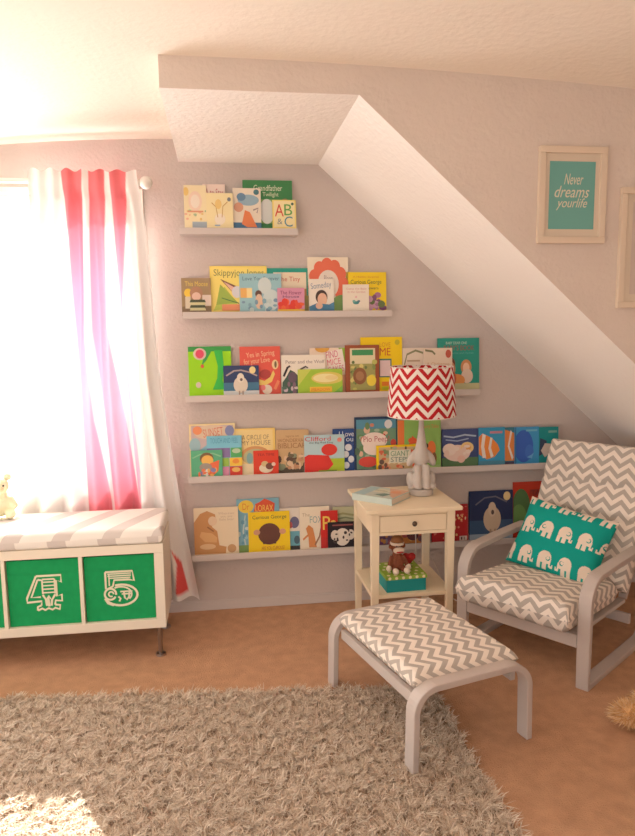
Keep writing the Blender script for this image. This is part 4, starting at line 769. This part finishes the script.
def mesh_np(name,V,Fc,mat):
    me=bpy.data.meshes.new(name); me.vertices.add(len(V)); me.vertices.foreach_set('co',V.astype(np.float32).ravel())
    me.loops.add(Fc.size); me.loops.foreach_set('vertex_index',Fc.astype(np.int32).ravel()); me.polygons.add(len(Fc))
    me.polygons.foreach_set('loop_start',np.arange(0,Fc.size,4,dtype=np.int32)); me.polygons.foreach_set('loop_total',np.full(len(Fc),4,dtype=np.int32))
    me.polygons.foreach_set('use_smooth',np.ones(len(Fc),dtype=bool)); me.update(calc_edges=True); me.materials.append(mat)
    o=bpy.data.objects.new(name,me); COL.objects.link(o); return o
def fur_mat(cols, scale):
    m=bpy.data.materials.new('pile'); m.use_nodes=True; N=m.node_tree.nodes; L=m.node_tree.links; b=N['Principled BSDF']; b.inputs['Roughness'].default_value=.85; b.inputs['Specular IOR Level'].default_value=.1
    g=N.new('ShaderNodeNewGeometry'); r=N.new('ShaderNodeValToRGB')
    r.color_ramp.elements[0].color=(*lin(cols[0]),1); r.color_ramp.elements[1].color=(*lin(cols[-1]),1)
    for i,c in enumerate(cols[1:-1]): e=r.color_ramp.elements.new((i+1)/(len(cols)-1)); e.color=(*lin(c),1)
    L.new(g.outputs['Random Per Island'],r.inputs[0]); L.new(r.outputs[0],b.inputs['Base Color'])
    t=N.new('ShaderNodeBsdfTranslucent'); L.new(r.outputs[0],t.inputs['Color']); ms=N.new('ShaderNodeMixShader'); ms.inputs[0].default_value=.25
    L.new(b.outputs[0],ms.inputs[1]); L.new(t.outputs[0],ms.inputs[2]); L.new(ms.outputs[0],N['Material Output'].inputs['Surface']); return m
RUGM=fur_mat([(186,160,138),(210,188,166),(224,206,184),(240,226,208)],1)
rug=[(-2.5,-.68),(.88,-1.03),(.89,-2.9),(-2.5,-2.9)]
n=210000
px=RNG.uniform(-1.6,.9,n); py=RNG.uniform(-2.75,-.70,n)
ytop=-.68-(px+2.5)/3.38*.35
xr=.885+.008*np.sin(py*9)
ok=(py<ytop)&(px<xr)
# leave the four footstool feet room
ctr=np.array([.791,-1.19]); ca_,sa_=math.cos(R(16)),math.sin(R(16))
lx=(px-ctr[0])*ca_+(py-ctr[1])*sa_; ly=-(px-ctr[0])*sa_+(py-ctr[1])*ca_
for sx in (-1,1):
    for sy in (-1,1): ok&=~((np.abs(lx-sx*.258)<.02)&(np.abs(ly-sy*.335)<.036))
px,py=px[ok],py[ok]; n=len(px)
# clumped pile: pull strands towards tuft centres
cl=np.stack([px,py],1); g=.040; ci=np.floor(cl/g)
def hsh(c,a,b,m): h=np.sin(c[:,0]*a+c[:,1]*b)*m; return h-np.floor(h)
best=np.full(n,9.); cen=np.zeros((n,2)); hx=np.zeros(n); hy=np.zeros(n)
for ddx in (-1,0,1):
    for ddy in (-1,0,1):
        c=ci+np.array([ddx,ddy]); a1=hsh(c,12.9898,78.233,43758.5453); a2=hsh(c,39.346,11.135,24634.633)
        q=(c+np.stack([a1,a2],1))*g; d=np.hypot(*(q-cl).T); m=d<best
        best[m]=d[m]; cen[m]=q[m]; hx[m]=hsh(c,7.77,31.1,9133.7)[m]; hy[m]=hsh(c,91.7,3.3,5171.3)[m]
V_,F_=strands(n,np.stack([px,py,np.full(n,.002)],1),.022,.0034,.6,.9)
tipf=np.tile(np.repeat([0,.35,.75,1.0],2),n); shift=np.repeat(cen-cl,8,0)*tipf[:,None]*.85
lean_c=np.repeat(np.stack([np.cos(hx*6.28),np.sin(hx*6.28)],1),8,0)*tipf[:,None]**1.5*.007
V_[:,:2]+=shift+lean_c; V_[:,2]*=np.repeat(.75+.6*hy,8)
ro=mesh_np('shag_rug',V_,F_,RUGM); tag(ro,'beige grey shag rug covering the carpet in front','rug',kind='stuff')
mb=MB(); mb.add([(x,y,.0028) for x,y in rug],[(3,2,1,0)]); mb.add([(x,y,.0008) for x,y in rug],[(0,1,2,3)])
o=mb.build('backing',pm((150,128,108),.95),ro)

# ---------------------------------------------------------------- fluffy golden toy at the right edge
FURM=fur_mat([(214,158,100),(236,192,136),(246,214,166),(250,226,190)],1)
fe2=empty('fluffy_toy',(1.64,-1.43,0)); tag(fe2,'fluffy golden stuffed toy lying on the carpet at the right edge','stuffed animal')
mb=MB(); mb.ell((-.06,-.02,.05),(.06,.055,.045)); mb.ell((.05,.0,.07),(.075,.065,.065)); mb.ell((.16,.01,.075),(.09,.075,.07)); mb.build('body',pm((224,176,120),.95),fe2,remesh=.008)
N_=5200; pts=[]; nr=[]
for c,r,k in (((-.06,-.02,.05),(.06,.055,.045),1600),((.05,.0,.07),(.075,.065,.065),1800),((.16,.01,.075),(.09,.075,.07),1800)):
    d=RNG.normal(size=(k,3)); d/=np.linalg.norm(d,axis=1)[:,None]; d[:,2]=np.abs(d[:,2])*1.0-.12
    pts.append(np.array(c)+d*np.array(r)*.97); nr.append(d)
pts=np.concatenate(pts); nr=np.concatenate(nr); n=len(pts); tip=nr*.032*RNG.uniform(.6,1.2,(n,1))+RNG.normal(size=(n,3))*.008+np.array([0,0,-.008])
side=np.cross(nr,RNG.normal(size=(n,3))); side/=np.linalg.norm(side,axis=1)[:,None]+1e-9; side*=.0016
V_=np.stack([pts-side,pts+side,pts+tip*.6-side*.8,pts+tip*.6+side*.8,pts+tip-side*.2,pts+tip+side*.2],1).reshape(-1,3); V_[:,2]=np.maximum(V_[:,2],.001)
bs_=(np.arange(n)*6)[:,None]; F_=np.concatenate([bs_+np.array([[0,1,3,2]]),bs_+np.array([[2,3,5,4]])],1).reshape(-1,4)
o=mesh_np('fur',V_,F_,FURM); o.parent=fe2; o['kind']='stuff'

# ---------------------------------------------------------------- light
wd=bpy.data.worlds.new('sky'); S.world=wd; wd.use_nodes=True; wd.node_tree.nodes['Background'].inputs[0].default_value=(1,.955,.905,1); wd.node_tree.nodes['Background'].inputs[1].default_value=1.4
sl=bpy.data.lights.new('sun','SUN'); sl.energy=30; sl.angle=R(.6); sl.color=(1,.95,.86); so=bpy.data.objects.new('sun',sl); COL.objects.link(so)
so.rotation_euler=Vector((.395,-1,-.64)).to_track_quat('-Z','Y').to_euler(); so.location=(-2,3,4)
al=bpy.data.lights.new('window_daylight','AREA'); al.shape='RECTANGLE'; al.size=2.1; al.size_y=1.8; al.energy=170; al.color=(1,.97,.93)
ao=bpy.data.objects.new('window_daylight',al); COL.objects.link(ao); ao.location=(-1.42,.4,1.55); ao.rotation_euler=(R(-80),0,0)
# camera
cam=bpy.data.cameras.new('camera'); cam.sensor_fit='VERTICAL'; cam.sensor_height=36; cam.lens=F/836*36; cam.clip_start=.05
co=bpy.data.objects.new('camera',cam); COL.objects.link(co)
r_,f_,u_=RW[0],RW[1],RW[2]; rx=cr_*r_+sr_*u_; ux=-sr_*r_+cr_*u_
co.matrix_world=Matrix(((rx[0],ux[0],-f_[0],CPOS[0]),(rx[1],ux[1],-f_[1],CPOS[1]),(rx[2],ux[2],-f_[2],CPOS[2]),(0,0,0,1)))
S.camera=co
S.view_settings.view_transform='Standard'; S.view_settings.look='None'; S.view_settings.exposure=.16; S.view_settings.gamma=1.15
